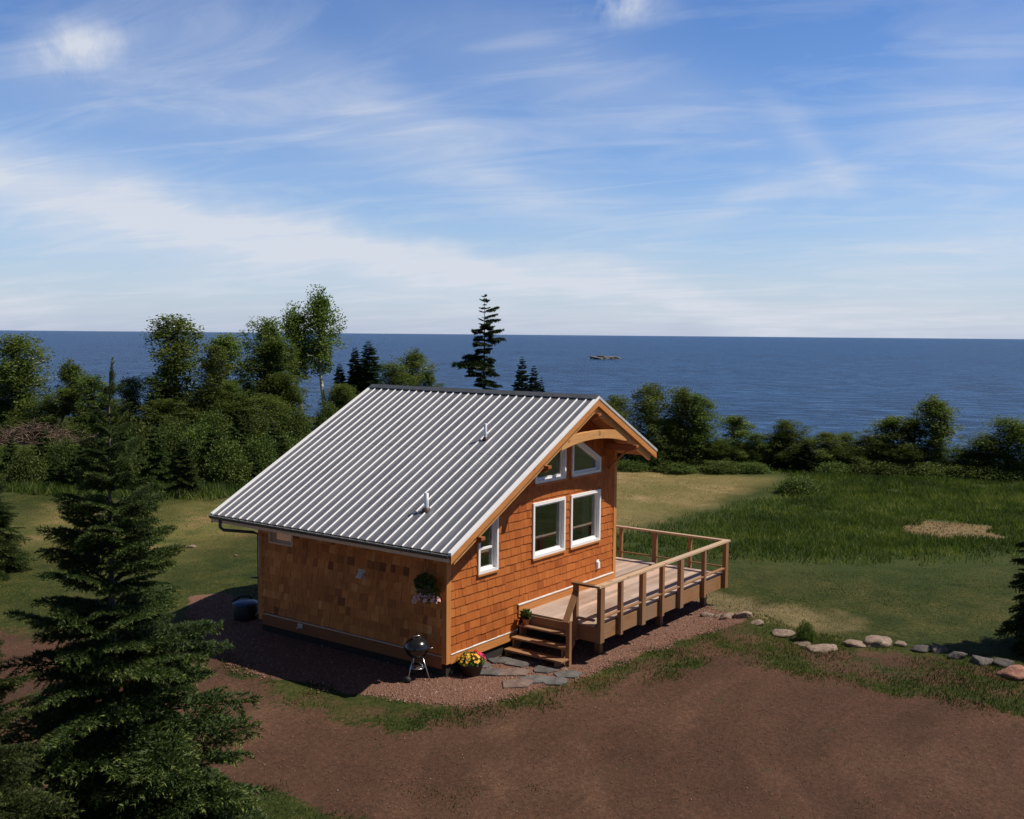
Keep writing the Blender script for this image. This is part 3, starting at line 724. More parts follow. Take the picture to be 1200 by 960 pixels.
mb = MB(); mb.box((XS-.12, YD-.15, RT-.05), (XD+.145, YD-.0, RT), .8); dk(mb, 'top_rail', M['cap'])
mb = MB(); mb.box((XD+.0, YD+.002, RT-.05), (XD+.14, YB, RT-.002), .5); dk(mb, 'top_rail', M['cap'])
mb = MB(); mb.box((XS-.13, YD+.002, RT-.05), (XS+.01, -1.34, RT-.002), .2); dk(mb, 'top_rail', M['deckwood_y'])
for a, b in zip(fx[:-1], fx[1:]):
    mb = MB(); mb.box((a+.055, YD-.125, .665), (b-.055, YD-.045, .70), random.uniform(.5, 1)); dk(mb, 'lower_rail', M['deckwood_x'])
mb = MB(); mb.box((XD+.045, YD+.05, .665), (XD+.085, YB, .70), .6); dk(mb, 'lower_rail', M['deckwood_y'])
mb = MB(); mb.box((XS-.12, YD+.0, .62), (XS-.045, -1.49, .66), .6); dk(mb, 'lower_rail', M['deckwood_y'])
# stairs
for k, (tx, tz) in enumerate(((2.36, .30), (2.09, .09), (1.83, -.115))):
    y_a = -.10; y_b = -1.48-(.06*k)
    mb = MB()
    for q in (0, 1): mb.box((tx+q*.142, y_b, tz-.038), (tx+q*.142+.137, y_a, tz), random.uniform(.5, 1))
    dk(mb, 'stair_tread', M['deckwood_y'])
mb = MB(); mb.box((2.57, -1.38, .27), (2.598, -.06, ZD-.037), .7); dk(mb, 'stair_riser', M['deckwood_y'])
for sy in (-.14, -1.42):
    mb = MB(); mb.prism([(2.60, .29), (2.38, .262), (2.38, .05), (2.12, .05), (2.12, -.155), (1.86, -.155), (1.86, G-.02), (2.15, G-.02), (2.60, .05)], 'y', sy-.02, sy+.02, .4)
    dk(mb, 'stringer', M['deckwood_x'])
mb = MB(); mb.box((2.13, -1.60, G-.15), (2.22, -1.51, .67), .7); dk(mb, 'handrail_post', M['deckwood_z'])
mb = MB(); beam((2.06, -1.54, .655), (2.56, -1.47, 1.21), .14, .04, mb=mb, var=.6); dk(mb, 'handrail', M['deckwood_x'])

# ------------------------------------------------------------------ flagstones
fl = IP([(585, 776), (612, 778), (640, 786), (664, 792), (600, 790), (626, 798), (576, 790), (560, 782), (650, 800), (606, 803)])
def stone_poly(rx, ry, rot, rs):
    n = rs.randint(5, 7); ps = []
    for k in range(n):
        a = 2*math.pi*(k+rs.uniform(-.22, .22))/n; r_ = rs.uniform(.85, 1.1); x_, y_ = rx*r_*math.cos(a), ry*r_*math.sin(a)
        ps.append((x_*math.cos(rot)-y_*math.sin(rot), x_*math.sin(rot)+y_*math.cos(rot)))
    return ps
frs = random.Random(4)
fl_lab = ['grey flagstone under the lowest stair tread, nearest the wall', 'grey flagstone in front of the middle of the stairs', 'grey flagstone in front of the stair post', 'flagstone beside the foot of the handrail post',
          'reddish grey flagstone in the middle of the stair patio', 'wide grey flagstone towards the gravel in front of the stairs', 'small flagstone between the flower tub and the patio middle', 'flagstone right beside the yellow flower tub',
          'rightmost flagstone of the patio on the drive side', 'long pinkish flagstone closest to the drive']
for i, (px, py) in enumerate(fl):
    big = (.42, .30) if i in (1, 4, 5, 9) else (.33, .25)
    mb = MB(); mb.prism(stone_poly(big[0], big[1], -.6+frs.uniform(-.2, .2), frs), 'z', -.06, .035+frs.uniform(-.008, .008), .5)
    o = mb.build('flagstone', M['flagred'] if i in (4, 9) else M['flag'], None, .012); o.location = (px, py, G+.02)
    tag(o, fl_lab[i], 'flagstone', 'flagstones at the foot of the deck stairs')

# ------------------------------------------------------------------ grill
gp = (-.42, .42); gr = empty('kettle_grill', (gp[0], gp[1], G), R(-35)); tag(gr, 'black kettle charcoal grill on thin legs in front of shaded wall', 'grill')
H0 = .68
mb = MB(); mb.lathe([(.001, H0-.22), (.10, H0-.205), (.18, H0-.15), (.235, H0-.07), (.25, H0), (.255, H0+.005), (.24, H0+.006)], n=28); mb.build('bowl', M['enamel'], gr)
mb = MB(); mb.lathe([(.262, H0-.012), (.262, H0+.01), (.25, H0+.06), (.205, H0+.13), (.13, H0+.178), (.05, H0+.196), (.001, H0+.198)], n=28); lid = mb.build('lid', M['enamel'], gr)
mb = MB(); mb.tube([(-.07, 0, H0+.19), (-.06, 0, H0+.235), (.06, 0, H0+.235), (.07, 0, H0+.19)], .011, 8); mb.build('handle', M['steel'], lid)
mb = MB(); mb.lathe([(.05, 0), (.05, .012), (.001, .014)], (.12, .06, H0+.165), 14); mb.build('vent', M['steel'], lid)
for k, a in enumerate((R(100), R(215), R(330))):
    ca, sa = math.cos(a), math.sin(a); mb = MB(); mb.tube([(.12*ca, .12*sa, H0-.19), (.28*ca, .28*sa, .06 if k < 2 else .0)], .011, 8); lg = mb.build('leg', M['steel'], gr)
    if k < 2:
        mb = MB(); t = Vector((math.cos(R(157)), math.sin(R(157)), 0)); c_ = Vector((.29*ca, .29*sa, .075))
        ax = Vector((-math.sin(R(157)), math.cos(R(157)), 0)); mb.tube([c_-ax*.02, c_+ax*.02], .075, 18); mb.build('wheel', M['rubber'], lg)
mb = MB(); mb.lathe([(.001, .26), (.15, .262), (.155, .275), (.15, .272), (.001, .27)], n=20); mb.build('ash_tray', M['steel'], gr)
mb = MB(); mb.tube([(.25, -.06, H0-.03), (.32, -.05, H0-.02), (.32, .05, H0-.02), (.25, .06, H0-.03)], .012, 8); mb.build('side_handle', M['steel'], gr)
mb = MB(); mb.tube([(.02, -.1, .40), (.05, -.27, .38)], .009, 6); mb.build('vent_lever', M['steel'], gr)

# ------------------------------------------------------------------ foliage generators
def rhombs(c, l, w, rs, d=None, flat=0):
    n = len(c); a = rs.normal(size=(n, 3)) if d is None else d + rs.normal(size=(n, 3))*.35
    a /= np.linalg.norm(a, axis=1)[:, None]+1e-9
    b = rs.normal(size=(n, 3)); b -= (b*a).sum(1)[:, None]*a; b /= np.linalg.norm(b, axis=1)[:, None]+1e-9
    L = (l*rs.uniform(.6, 1.3, n))[:, None]; Wd = (w*rs.uniform(.7, 1.3, n))[:, None]
    v = np.stack([c-a*L, c-b*Wd, c+a*L, c+b*Wd], 1).reshape(-1, 3)
    return v, np.arange(4*n).reshape(n, 4)
def broadleaf(seed, H=10., wid=4., crown0=.25, nclump=90, per=38, leaf_l=.10, lean=.05, top=.9, narrow=1.):
    """returns trunk mesh data and crown mesh; limbs end in leafy twigs"""
    rs = np.random.default_rng(seed); mb = MB()
    k = 9; pts = []; off = np.zeros(2); dr = rs.normal(size=2)*lean
    for i in range(k+1):
        t = i/k; pts.append((off[0], off[1], H*.96*t)); off = off + dr*H/k*.5 + rs.normal(size=2)*H*.008
    rad = [max(.015*H*(1-i/k)**.8, .015) for i in range(k+1)]; rad[0] *= 1.35
    mb.tube(pts, rad, 8)
    P = np.array(pts); cl = []
    nl = 40
    for j in range(nl):
        t = crown0 + (1-crown0)*((j+rs.random())/nl); zi = t*k*.999; i0 = int(zi); base = P[i0]+(P[min(i0+1, k)]-P[i0])*(zi-i0)
        az = rs.uniform(0, 2*np.pi)+j*2.4; s = (t-crown0)/(1-crown0)
        prof = (np.sin(np.pi*min(1, (s*.80+.20)))**.55)*narrow
        L = wid*.5*prof*rs.uniform(.55, 1.15)+.15
        el = R(rs.uniform(38, 72)); q = [base]; cur = base.copy()
        for s_ in range(4):
            d = np.array([math.cos(az)*math.cos(el), math.sin(az)*math.cos(el), math.sin(el)]); cur = cur+d*L/4
            q.append(cur.copy()); el -= R(rs.uniform(2, 20)); az += rs.normal()*.25
        r_ = max(.012, .022*L); mb.tube([tuple(v) for v in q], [r_, r_*.8, r_*.6, r_*.4, r_*.25], 5, cap=False)
        for m_ in range(max(2, int(nclump/nl))):
            f = rs.uniform(.08, 1.05); ii = min(3, int(f*4)); pt = q[ii]+(q[ii+1]-q[ii])*min(1.2, f*4-ii)
            cl.append(pt+rs.normal(size=3)*[.12, .12, .14]*wid*.6)
    for m_ in range(6): cl.append(P[-1]+rs.normal(size=3)*[.05, .05, .06]*wid+[0, 0, H*.01])
    cl = np.array(cl); sz = rs.uniform(.45, 1.3, len(cl))*wid*.072
    c = (cl[:, None, :] + np.clip(rs.normal(size=(len(cl), per, 3)), -1.7, 1.7)*sz[:, None, None]*np.array([1, 1, 1.15])).reshape(-1, 3)
    c = c[c[:, 2] > .05]
    v, f = rhombs(c, leaf_l, leaf_l*.6, rs)
    cv = np.repeat(rs.normal(0, .12, len(cl)), per)[:len(c)]
    var = np.clip(.48+cv[:len(c)]+rs.normal(0, .16, len(c)), 0, 1)
    return mb, v, f, var
def inst(name, me, parent): o = bpy.data.objects.new(name, me); return link(o, parent)
def mb_mesh(mb, name, m_):
    me = bpy.data.meshes.new(name); me.from_pydata(mb.v, [], mb.f); a = me.attributes.new('var', 'FLOAT', 'FACE'); a.data.foreach_set('value', mb.var)
    me.polygons.foreach_set('use_smooth', mb.sm); me.materials.append(m_); return me

def spray(rs, twigs=12, per=26, nl=.035, nw=.010, unit=1.0, hang=.10):
    """one conifer bough of length 1 along +x: shoot curve, side twigs in a flat fan, needles. returns (needle verts, faces, var, twig segments)"""
    C = []; Dd = []; tip = []; segs = []
    def shoot(p, d, L, n, sag):
        t = np.linspace(0, 1, n)[:, None]; pts = p+d*L*t+np.array([0, 0, -sag])*L*(t**2)
        C.append(pts); Dd.append(np.repeat(d[None], n, 0)); tip.append(t[:, 0]); return pts
    main = shoot(np.zeros(3), np.array([1., 0, .0]), 1., per*4, hang)
    for s in (-1, 1):
        for k in range(twigs):
            t = .10+.88*(k+rs.uniform(.1, .9))/twigs; L = (.42*(1-t)**.8+.07)*rs.uniform(.75, 1.15)
            a = R(rs.uniform(42, 62)); b0 = main[int(t*(len(main)-1))]
            d = np.array([math.cos(a), s*math.sin(a), rs.uniform(-.18, .06)]); d /= np.linalg.norm(d)
            pts = shoot(b0, d, L, max(5, int(per*L*3.2)), .18); segs.append((b0, pts[-1]))
            if L > .2:
                for s2 in (-1, 1):
                    for q in (.35, .55, .75):
                        b1 = pts[int(q*(len(pts)-1))]; a2 = math.atan2(d[1], d[0])+s2*R(45)
                        d2 = np.array([math.cos(a2), math.sin(a2), rs.uniform(-.3, 0)]); shoot(b1, d2, L*.38*(1-q*.5), max(4, int(per*L*.9)), .1)
    C = np.concatenate(C); Dd = np.concatenate(Dd); tip = np.concatenate(tip); segs.append((np.zeros(3), main[-1]))
    n = len(C); reps = 3; C = np.repeat(C, reps, 0); Dd = np.repeat(Dd, reps, 0); tip = np.repeat(tip, reps)
    side = rs.normal(size=C.shape); side -= (side*Dd).sum(1)[:, None]*Dd; side /= np.linalg.norm(side, axis=1)[:, None]
    nd = Dd*.75+side*.8; nd /= np.linalg.norm(nd, axis=1)[:, None]
    wv = np.cross(nd, rs.normal(size=C.shape)); wv /= np.linalg.norm(wv, axis=1)[:, None]
    L = nl*rs.uniform(.7, 1.2, len(C))[:, None]
    v = np.stack([C-wv*nw*.5, C+wv*nw*.5, C+nd*L], 1)
    var = np.clip(.42+tip*.28+rs.normal(0, .15, len(C)), 0, 1); var[(tip > .86) & (rs.random(len(C)) < .6)] += .25
    return v, np.clip(var, 0, 1), segs
def conifer(seed, H, Rm, sprays, levels=34, per_lv=6, z0=.03, pw=.85, up_top=35, dn=-12, drop=0., jit=.2, tw=.25, taper_top=.0, gapf=None, top_sp=1., leader=0):
    """trunk + boughs"""
    rs = np.random.default_rng(seed); V = []; VR = []; mb = MB()
    mb.tube([(0, 0, -.2), (0, 0, H*.4), (rs.normal()*.01*H, 0, H*.75), (0, 0, H)], [H*.012, H*.008, H*.0035, .005], 8)
    for lv in range(levels):
        t = z0+(1-z0)*((lv+.4*rs.random())/levels)**top_sp
        n = per_lv if t < .93 else max(3, per_lv-2)
        a0 = rs.uniform(0, 2*np.pi)
        for k in range(n):
            if rs.random() < drop: continue
            az = a0+2*np.pi*k/n+rs.normal()*.2; L = (Rm*(1-t)**pw+.10*min(1, H/4)+taper_top)*rs.uniform(1-jit, 1+jit*.6)
            if gapf: L *= gapf(t, az, rs)
            if L < .05: continue
            el = R(dn+(up_top-dn)*max(0, t-.25)/.75+rs.normal()*6)
            v, var, segs = sprays[rs.integers(len(sprays))]
            ca, sa, ce, se = math.cos(az), math.sin(az), math.cos(el), math.sin(el); ro = rs.normal()*.25
            Rx = np.array([[1, 0, 0], [0, math.cos(ro), -math.sin(ro)], [0, math.sin(ro), math.cos(ro)]])
            M3 = np.array([[ca, -sa, 0], [sa, ca, 0], [0, 0, 1]]) @ np.array([[ce, 0, -se], [0, 1, 0], [se, 0, ce]]) @ Rx
            o = np.array([0, 0, t*H])
            V.append((v.reshape(-1, 3)*L) @ M3.T + o); VR.append(np.clip(var+rs.normal()*.07, 0, 1))
            for a, b in segs[-1:]: mb.tube([tuple(M3 @ (a*L)+o), tuple(M3 @ (b*L*.5)+o), tuple(M3 @ (b*L)+o)], [.012*L+.004, .008*L, .002], 4, cap=False)
    if leader:
        for zz, L, n_, el in ((H-leader*.55, leader, 1, 89), (H-leader*.95, leader*.5, 5, 48), (H-leader*1.7, leader*.62, 5, 38)):
            for k in range(n_):
                v, var, segs = sprays[k % len(sprays)]; az = 6.28*k/n_+zz; e_ = R(el); ca, sa, ce, se = math.cos(az), math.sin(az), math.cos(e_), math.sin(e_)
                M3 = np.array([[ca, -sa, 0], [sa, ca, 0], [0, 0, 1]]) @ np.array([[ce, 0, -se], [0, 1, 0], [se, 0, ce]])
                V.append((v.reshape(-1, 3)*[L, L*.32, L*.6]) @ M3.T+[0, 0, zz]); VR.append(np.clip(var+.22, 0, 1))
    V = np.concatenate(V); VR = np.concatenate(VR)
    return mb, V, np.arange(len(V)).reshape(-1, 3), VR

rs0 = np.random.default_rng(21)
near_sprays = [spray(rs0, 13, 25, .040, .013) for _ in range(5)]
far_sprays = [spray(rs0, 7, 9, .11, .045) for _ in range(4)]
def con_meshes(seed, m_, **k):
    mb, V, Fc, VR = conifer(seed, **k); return mb_mesh(mb, 'trunk', M['greybark']), np_mesh('crown', V, Fc, VR, [m_])
def plant(name, tm, cm, loc, s=(1, 1, 1), rz_=0, label='', cat='tree', group=None):
    e = empty(name, loc, rz_); e.scale = s
    inst('trunk', tm, e); inst('crown', cm, e); tag(e, label, cat, group); return e

# --- foreground spruces
def top_at(px, py, d):
    """spot d metres out along bearing of sketch column px; height of row py there"""
    dd = fw*F+rt*(px-600)+up*(480-py); h = math.hypot(dd.x, dd.y)
    return (CAM.x+dd.x/h*d, CAM.y+dd.y/h*d), CAM.z+dd.z/h*d
p, zt = top_at(128, 446, 12.3); H = zt-gh(p)
tm, cm = con_meshes(31, M['needle'], H=H, Rm=2.15, sprays=near_sprays, levels=32, per_lv=7, pw=1.12, up_top=40, dn=-10, jit=.36, taper_top=.08, top_sp=1.1, leader=.55, drop=.06)
plant('spruce', tm, cm, (p[0], p[1], gh(p)), label='largest foreground spruce with pale leading shoot, left of the cabin', cat='spruce')
tm2, cm2 = con_meshes(32, M['needle'], H=4.6, Rm=1.9, sprays=near_sprays[:3], levels=20, per_lv=7, pw=.8, up_top=25, dn=-10, jit=.25)
p, zt = top_at(-70, 690, 10.5); s = (zt-gh(p))/4.6
plant('spruce', tm2, cm2, (p[0], p[1], gh(p)), (s, s, s), 1.1, 'low spruce cut by the lower left corner of the view', 'spruce')
p = at(-12, 668); zt = top_z(p, -12, 545); s = (zt-gh(p))/4.6
plant('spruce', tm2, cm2, (p[0], p[1], gh(p)), (s*1.15, s*1.15, s), 2.3, 'dark bushy spruce at the left edge behind the big spruce', 'spruce')
p = at(1228, 762); zt = top_z(p, 1228, 545); s = (zt-gh(p))/4.6
plant('spruce', tm2, cm2, (p[0], p[1], gh(p)), (s*.72, s*.72, s), 4.0, 'shadowy spruce at the right edge beyond the boulders', 'spruce')

# --- conifers of the shore line
cf = [con_meshes(40+i, M['farneedle'], H=8., Rm=1.35, sprays=far_sprays, levels=40, per_lv=7, pw=.72, jit=.35, drop=.05, up_top=20, top_sp=.72) for i in range(3)]
def shaggy(t, az, rs):
    f = .55+.75*rs.random()
    if .5 < t < .72 and math.cos(az-2.6) > .6: f *= 1.7
    if rs.random() < .22: f *= .35
    return f
tall = con_meshes(50, M['farneedle'], H=11, Rm=1.3, sprays=far_sprays, levels=40, per_lv=5, pw=.42, z0=.2, jit=.5, drop=.15, dn=-15, up_top=25, gapf=shaggy)
def far_tree(px, py_top, py_base, width, meshes, H, wid0, name, label, cat, group=None, rz_=None):
    p = at(px, py_base); z0_ = gh(p); zt = top_z(p, px, py_top); d = dist(p)
    sz = (zt-z0_)/H; sx = width/F*d/wid0*(1.35 if wid0 == 2.9 else 1.28)
    return plant(name, meshes[0], meshes[1], (p[0], p[1], z0_-.05), (sx, sx, sz), random.uniform(0, 6.28) if rz_ is None else rz_, label, cat, group)
far_tree(567, 344, 486, 48, tall, 11, 3.0, 'spruce', 'tall ragged dark spruce standing alone above the roof ridge', 'spruce', rz_=0.6)
LG = 'trees along the lake shore'
for i, (px, a, b, w_, lab) in enumerate([
    (416, 406, 500, 30, 'slim dark fir just left of the roof ridge end'), (432, 398, 500, 44, 'broad dark fir behind the left end of roof ridge'),
    (611, 416, 490, 38, 'small pointed dark fir above middle of ridge'), (625, 427, 490, 32, 'small fir between two others above the ridge'), (634, 441, 490, 24, 'smallest fir rightmost of three above the ridge'),
    (908, 510, 551, 30, 'dark fir among the leafy trees right of the deck'), (944, 518, 556, 30, 'dark low fir at the edge of the green meadow'),
    (126, 492, 520, 22, 'thin fir behind the brush pile'), (178, 455, 512, 24, 'slim fir left of the large birch'), (398, 425, 500, 26, 'low fir beside the tall white trunk'),
    (290, 440, 512, 34, 'dark fir between the birches left of the roof')]):
    far_tree(px, a, b, w_, cf[i % 3], 8, 2.9, 'fir_tree', lab, 'fir tree', LG)
# --- broadleaf trees
bl = []
for i, kw in enumerate([dict(H=10, wid=3.6, crown0=.42, nclump=170, per=60, narrow=1.), dict(H=10, wid=3.4, crown0=.10, nclump=230, per=60, narrow=1.1), dict(H=10, wid=4.2, crown0=.05, nclump=270, per=62, narrow=1.1),
                        dict(H=10, wid=3.0, crown0=.46, nclump=130, per=60, narrow=1., lean=.06), dict(H=10, wid=5.2, crown0=.03, nclump=270, per=66, narrow=1.05)]):
    mb, v, f, var = broadleaf(60+i, leaf_l=.082, **kw)
    for lm in ('birchleaf', 'aspenleaf'):
        bl.append((mb_mesh(mb, 'trunk', M['birchbark'] if lm == 'birchleaf' else M['greybark']), np_mesh('crown', v, f, var, [M[lm]]), kw['wid']*.95))
def B(i, k): return bl[i*2+k]
T = [ # sketch column, top row, base row, width, shape, kind
 (2, 428, 506, 52, 1, 1, 'leafy tree cut by the left edge behind the brush pile'), (42, 399, 506, 64, 2, 0, 'round leafy tree rising behind the brush pile'), (22, 432, 505, 36, 1, 0, 'shorter leafy tree left of the round one'),
 (68, 455, 510, 34, 3, 0, 'thin pale trunked birch right of brush pile'), (88, 426, 508, 38, 0, 1, 'tree with small high crown behind the big spruce tip'), (108, 440, 512, 44, 1, 1, 'low leafy tree touching the big spruce tip'),
 (148, 446, 508, 40, 2, 1, 'low rounded tree right of the big spruce tip'), (214, 378, 506, 76, 2, 0, 'large full birch tallest of the left shore group'), (238, 405, 516, 34, 3, 0, 'slender birch with a long bare white trunk'), (194, 450, 508, 36, 1, 1, 'low tree under the left flank of large birch'),
 (267, 393, 508, 52, 1, 0, 'birch with bare twiggy top left of the roof'), (297, 380, 506, 56, 2, 0, 'tall leafy birch in the middle of the left grove'), (326, 396, 508, 52, 1, 1, 'leafy tree between two tall birches'),
 (318, 440, 510, 48, 2, 1, 'low dense tree filling the grove left of the roof'), (351, 366, 500, 50, 0, 0, 'tall birch with leaning white stem beside the tallest'), (379, 346, 500, 50, 0, 0, 'tallest birch with long white trunk above the roof slope'),
 (240, 455, 514, 60, 2, 1, 'dense low tree before the large birch'), (274, 450, 514, 50, 2, 1, 'dense low tree below the twiggy birch'), (340, 455, 508, 50, 2, 1, 'dense low tree below the leaning birch'),
 (455, 428, 496, 60, 4, 1, 'spreading leafy tree behind the end of roof ridge'), (486, 413, 492, 40, 0, 0, 'airy birch showing above the roof ridge'), (503, 436, 492, 26, 1, 1, 'small round tree right of the airy birch'), (553, 462, 492, 26, 2, 1, 'low tree at the foot of the lone spruce'),
 (733, 468, 547, 48, 2, 0, 'leafy tree directly behind the gable peak'), (757, 455, 547, 52, 2, 0, 'tallest tree of the clump right of the gable'), (783, 458, 549, 50, 2, 0, 'second tall tree in clump right of the gable'), (812, 465, 549, 54, 2, 1, 'rightmost full tree of the clump by the gable'), (772, 492, 551, 44, 2, 1, 'low leafy tree before the clump by the gable'), (830, 500, 551, 34, 2, 1, 'low tree at the right foot of the clump'),
 (860, 487, 548, 44, 1, 0, 'single rounded tree with the lake on both sides'), (884, 508, 550, 34, 2, 1, 'low bushy tree left of the dark fir'), (934, 495, 552, 44, 2, 1, 'dark round topped tree above the meadow edge'), (966, 506, 553, 36, 1, 0, 'small leafy tree left of three in meadow row'),
 (992, 510, 553, 38, 2, 1, 'small leafy tree middle of three in meadow row'), (1018, 513, 554, 40, 2, 1, 'small leafy tree right of three in meadow row'), (1046, 488, 554, 50, 1, 0, 'open crowned tree left of the tall slender one'), (1070, 490, 556, 44, 1, 1, 'dense tree pressed against the tall slender one'),
 (1096, 468, 556, 50, 0, 0, 'tallest tree on the right with dark bare trunk'), (1062, 520, 558, 40, 4, 1, 'low shrubby tree beneath the open crowned tree'), (1128, 527, 558, 56, 4, 1, 'low wide shrub tree between right shore trees'), (1176, 492, 562, 70, 4, 1, 'wide dark tree near the right edge'), (1215, 500, 566, 60, 4, 1, 'tree cut by the right edge of view'),
 (896, 520, 551, 44, 4, 1, 'low spreading tree between the dark fir and the clump'), (952, 514, 553, 50, 4, 0, 'low spreading tree behind the dark low fir'), (980, 522, 554, 46, 4, 1, 'low spreading tree in the left half of meadow row'), (1006, 524, 555, 46, 4, 0, 'low spreading tree in the right half of meadow row'),
 (1032, 512, 555, 44, 2, 0, 'middle sized tree just left of the open crowned tree'), (1112, 518, 558, 44, 2, 0, 'middle sized tree just right of the slender one'), (1146, 512, 560, 46, 2, 1, 'middle sized tree left of the wide dark tree'), (920, 505, 551, 40, 1, 0, 'pale green tree right of the dark fir'), (842, 516, 551, 36, 4, 1, 'low tree at the left foot of the single rounded tree'), (874, 518, 551, 36, 4, 0, 'low tree at the right foot of the single rounded tree'),
 (716, 480, 547, 44, 2, 1, 'tree half hidden behind the right roof slope'), (798, 500, 551, 48, 4, 0, 'low wide tree in front of the clump by the gable'),
 (180, 470, 514, 44, 2, 0, 'small pale tree left of the large birch'), (55, 470, 512, 50, 4, 1, 'low wide tree behind the brush pile'), (130, 468, 512, 50, 4, 0, 'low wide tree behind the big spruce tip'), (392, 452, 504, 44, 2, 0, 'small tree touching the roof slope by the tallest birch'), (222, 470, 516, 60, 4, 0, 'low wide tree hiding the foot of the large birch'), (308, 465, 514, 60, 4, 0, 'low wide tree in the middle of the left grove')]
for i, (px, a, b, w_, sh, kd, lab) in enumerate(T):
    m_ = B(sh, kd); far_tree(px, a, b, w_, m_, 10.1, m_[2], 'birch_tree' if kd == 0 else 'alder_tree', lab, 'tree', LG)

# --- young spruces and bushes on the bank, left of the cabin
ys_ = [con_meshes(70+i, M['bankneedle'], H=3.4, Rm=1.25, sprays=far_sprays, levels=15, per_lv=7, pw=.75, jit=.3) for i in range(3)]
def bush_mesh(seed, H=1.6, wid=1.8, n=70, per=30, ll=.06, m_='bushleaf'):
    rs = np.random.default_rng(seed); a = rs.uniform(0, 2*np.pi, n); rr_ = np.sqrt(rs.random(n))*wid/2; zz = H*(rs.random(n)**.8)*np.sqrt(np.clip(1-(rr_/(wid*.55))**2, .05, 1))
    cl = np.stack([rr_*np.cos(a), rr_*np.sin(a), zz], 1); mb = MB()
    for k in range(0, n, 3): mb.tube([(cl[k][0]*.1, cl[k][1]*.1, -.05), tuple(cl[k]*[.6, .6, .6]), tuple(cl[k])], [.02, .012, .005], 4, cap=False)
    c = (cl[:, None]+rs.normal(size=(n, per, 3))*wid*.075).reshape(-1, 3); v, f = rhombs(c, ll, ll*.55, rs)
    var = np.clip(.5+np.repeat(rs.normal(0, .13, n), per)+rs.normal(0, .15, len(c)), 0, 1)
    return mb_mesh(mb, 'stems', M['greybark']), np_mesh('foliage', v, f, var, [M[m_]])
bm_ = [bush_mesh(80+i, n=150, per=44, ll=.05) for i in range(3)]
bank = [(14, 512, 556), (34, 520, 566), (52, 500, 552), (78, 505, 560), (98, 512, 572), (122, 500, 570), (146, 496, 568), (164, 486, 556), (182, 498, 574), (200, 488, 560), (217, 513, 585), (230, 486, 562), (252, 494, 570), (266, 508, 572), (282, 484, 562), (304, 500, 566), (322, 492, 560), (342, 500, 556), (66, 532, 572), (236, 522, 570), (296, 520, 570)]
pos_words = ['at the far left edge below the brush pile', 'below the left end of brush pile', 'right below the brush pile', 'left of the big spruce top', 'hidden half by the big spruce', 'just behind the big spruce top', 'right of the big spruce top', 'under the low rounded tree', 'in the front row right of the big spruce', 'under the large birch', 'standing alone in front on the cut grass', 'below the slender white trunk', 'in the middle of the bank row', 'small one in the front of bank middle', 'below the twiggy birch', 'right of the bank middle', 'near the roof slope', 'nearest the roof slope', 'low one left of the big spruce', 'low one behind the lone front spruce', 'low one left of the roof corner']
for i, ((px, a, b), wd) in enumerate(zip(bank, pos_words)):
    p = at(px, b); zt = top_z(p, px, a); s = (zt-gh(p))/3.45; wf_ = random.uniform(.95, 1.25)
    if i % 2 and i != 10:
        w_b = random.uniform(40, 56); e = empty('shrub', (p[0], p[1], gh(p)-.03), random.uniform(0, 6)); e.scale = (w_b/F*dist(p)/2.0,)*2+((zt-gh(p))/1.65*.92,)
        inst('stems', bm_[i % 3][0], e); inst('foliage', bm_[i % 3][1], e); tag(e, 'leafy green shrub '+wd, 'shrub', 'leafy shrubs on the bank left of the cabin'); continue
    t_, c_ = ys_[i % 3]
    plant('young_spruce', t_, c_, (p[0], p[1], gh(p)-.03), (s*wf_, s*wf_, s), random.uniform(0, 6), 'young bushy spruce '+wd, 'young spruce', 'young spruces on the bank left of the cabin')
def bush(px, a, b, w_, lab, k=0, group='bushes along the shore edge', cat='bush'):
    p = at(px, b); zt = top_z(p, px, a); d = dist(p); e = empty('bush', (p[0], p[1], gh(p)-.03), random.uniform(0, 6)); e.scale = (w_/F*d/2.0,)*2+((zt-gh(p))/1.65,)
    inst('stems', bm_[k % 3][0], e); inst('foliage', bm_[k % 3][1], e); tag(e, lab, cat, group)
bush(934, 557, 580, 46, 'round green bush at the tip of the mown hay strip', 0, None)
for k, (px, a, b, w_, lab) in enumerate([(742, 538, 553, 46, 'low bush at the right foot of the gable overhang'), (790, 540, 555, 50, 'low bush under the middle of the leafy clump'), (845, 538, 556, 46, 'low bush under the single rounded tree'), (880, 540, 556, 44, 'low bush left of the dark fir base'), (975, 540, 558, 46, 'low bush under the small leafy meadow row'),
        (1010, 541, 559, 40, 'low bush in the middle of the right meadow edge'), (1042, 540, 560, 44, 'low bush under the open crowned tree'), (1085, 541, 561, 50, 'low bush under the tallest right tree'), (1130, 542, 563, 50, 'low bush between the right shore trees'), (1170, 545, 566, 56, 'low bush under the wide dark tree'),
        (20, 488, 512, 40, 'leafy bush left behind the brush pile'), (88, 492, 515, 40, 'leafy bush right of the brush pile'), (206, 486, 520, 40, 'leafy bush below the large birch'), (250, 480, 522, 46, 'leafy bush below the slender birch'), (305, 482, 522, 46, 'leafy bush below the leafy birch'), (345, 478, 518, 40, 'leafy bush beside the roof slope'), (385, 470, 512, 30, 'leafy bush at the tallest birch trunk')]):
    bush(px, a, b, w_, lab, k)
bush(944, 726, 752, 22, 'small dark green weed growing between the boulders', 1, None, 'shrub')

